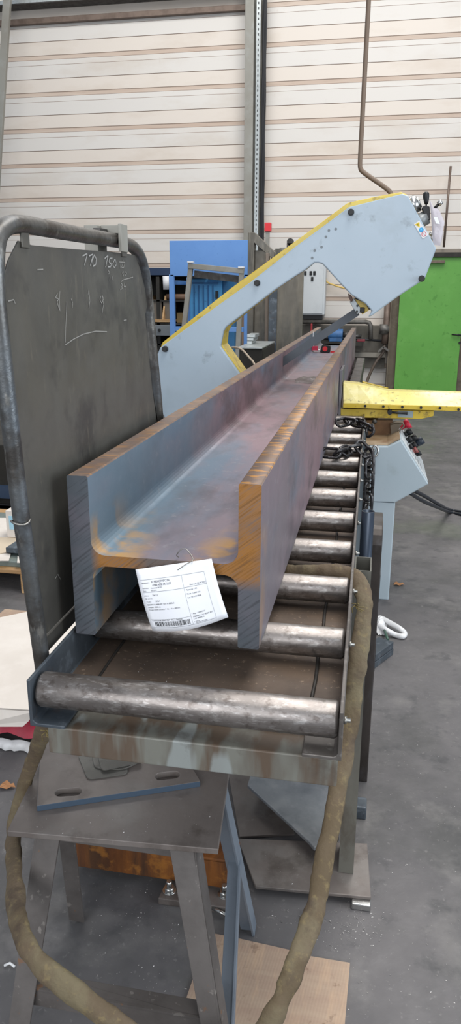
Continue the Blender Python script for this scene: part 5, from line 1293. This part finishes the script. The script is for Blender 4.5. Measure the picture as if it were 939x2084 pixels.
for (p0, p1, w) in (((52, 476), (55, 498), .014), ((254, 500), (256, 518), .016)):
    a, b = S_(*p0, SX+.006), S_(*p1, SX+.006); mb = MB(); mb.box(SX+.002, SX+.006, a.y-w, a.y+w, b.z-.005, a.z+.012); mb.build('hanging_tab', shieldm, sh, bevel=.001)
# steel clip hooked over the top tube
cl = thing('steel_clip', 'short square steel bracket hooked over the top tube of the shield', 'bracket', S_(220, 480))
a, b = S_(184, 458, SX-.045), S_(205, 510, SX-.045)
mb = MB(); mb.box(SX-.06, SX-.03, a.y, b.y+.0, b.z-.02, a.z); mb.build('rear_jaw', columnm, cl, bevel=.001)
a, b = S_(241, 455, SX+.018), S_(256, 514, SX+.018)
mb = MB(); mb.box(SX+.0165, SX+.024, a.y, b.y, b.z, a.z); mb.box(SX-.03, SX+.0165, b.y-.02, b.y-.004, a.z-.018, a.z-.001); mb.build('front_jaw', columnm, cl, bevel=.001)
a, b = S_(202, 460, SX-.02), S_(243, 478, SX-.02)
mb = MB(); mb.box(SX-.03, SX-.0145, a.y-.01, b.y-.01, a.z-.022, a.z-.004) ; mb.build('bridge', darksteel, cl, bevel=.001)
# chalk writing on the panel
def chalk_strokes(strokes, w, m, name):
    mb = MB()
    for s_ in strokes:
        pp = [S_(x, y, xs_+.0008) for x, y in s_]
        for p, q in zip(pp[:-1], pp[1:]):
            d = (q-p).normalized(); n_ = Vector((0, -d.z, d.y))*w/2
            mb.add([p-n_, p+n_, q+n_, q-n_], [(0, 1, 2, 3)])
    mb.build(name, m, pan)
seven = lambda x, y, s: [(x, y+2), (x+8*s, y), (x+3*s, y+22*s)]
chalk_strokes([
    [(168, 521), (178, 516), (172, 540)], [(181, 521), (190, 517), (184, 541)], [(192, 519), (188, 530), (190, 542), (195, 538), (196, 527), (192, 518)],
    [(213, 526), (220, 520), (215, 544)], [(229, 525), (223, 526), (222, 534), (227, 537), (225, 543), (220, 543)], [(233, 529), (229, 538), (233, 545), (237, 538), (235, 528), (232, 529)],
    ], .0028, chalk, 'chalk_number')
chalk_strokes([
    [(243, 533), (255, 534)], [(250, 528), (251, 530)], [(246, 536), (245, 546)], [(249, 538), (247, 545), (252, 544), (254, 536)], [(252, 553), (249, 556), (252, 559), (250, 563)], [(255, 553), (258, 556), (255, 561)],
    [(247, 573), (252, 569), (271, 564)], [(246, 576), (250, 580), (247, 584), (250, 586), (245, 590)], [(254, 576), (252, 583), (256, 583), (257, 576), (256, 590)], [(220, 550), (223, 554), (221, 558)], [(224, 563), (223, 571)], [(229, 562), (228, 570)],
    [(117, 597), (113, 606), (120, 608), (116, 614), (121, 630)], [(122, 592), (121, 610), (122, 633)], [(136, 613), (134, 660), (133, 697)], [(145, 608), (148, 617), (147, 626)], [(179, 601), (181, 590), (183, 612), (181, 628)], [(206, 602), (203, 610), (207, 617), (211, 608), (208, 601), (211, 620), (208, 637)],
    [(133, 702), (150, 690), (170, 680), (195, 674), (218, 675)], [(76, 549), (88, 548)], [(16, 613), (28, 610), (31, 618)], [(252, 652), (258, 651)], [(112, 1178), (118, 1169), (124, 1180)]], .0020, chalk2, 'chalk_scribble')

# ================================================================ LIGHT AND CAMERA
wd = bpy.data.worlds.new('World'); sc.world = wd; wd.use_nodes = True
bgn = wd.node_tree.nodes['Background']; bgn.inputs[0].default_value = (.80, .88, 1, 1); bgn.inputs[1].default_value = .5
def area(name, loc, rot, sx, sy, power, colr):
    l = bpy.data.lights.new(name, 'AREA'); l.shape = 'RECTANGLE'; l.size = sx; l.size_y = sy; l.energy = power; l.color = colr
    o = bpy.data.objects.new(name, l); col.objects.link(o); o.location = loc; o.rotation_euler = rot; return o
area('rooflight_near', (1.2, 3.0, 7.5), (R(0), R(8), 0), 2.5, 9, 520, (1, .97, .93))
area('rooflight_far', (-1.5, 8.2, 7.5), (R(14), 0, 0), 9, 2.2, 340, (1, .98, .95))
area('front_fill_light', (-1.0, -4.0, 3.0), (R(80), 0, R(-8)), 5, 3.6, 260, (.95, .97, 1))  # unseen fill light added behind the camera to brighten the near faces
area('doorway_daylight', (6.0, .5, 2.6), (R(0), R(78), 0), 4, 5, 330, (.86, .93, 1))
cam = bpy.data.cameras.new('Camera'); co = bpy.data.objects.new('Camera', cam); col.objects.link(co); sc.camera = co
cam.sensor_fit = 'VERTICAL'; cam.sensor_height = 36; cam.lens = F/H_*36; cam.clip_start = .05; cam.clip_end = 200
# columns of the world matrix: camera right, up, back in world axes
right = Vector((Xc.x, Yc.x, Zc.x)); down = Vector((Xc.y, Yc.y, Zc.y)); fwd = Vector((Xc.z, Yc.z, Zc.z))
m = Matrix((right, -down, -fwd)).transposed().to_4x4(); m.translation = CAM; co.matrix_world = m
sc.view_settings.view_transform = 'Standard'; sc.view_settings.look = 'None'; sc.view_settings.exposure = 0; sc.view_settings.gamma = 1
try: sc.view_settings.use_curve_mapping = False
except Exception: pass
for o in bpy.data.objects:
    if '_o' in o: del o['_o']
for m in bpy.data.materials:
    if 'src' in m: del m['src']
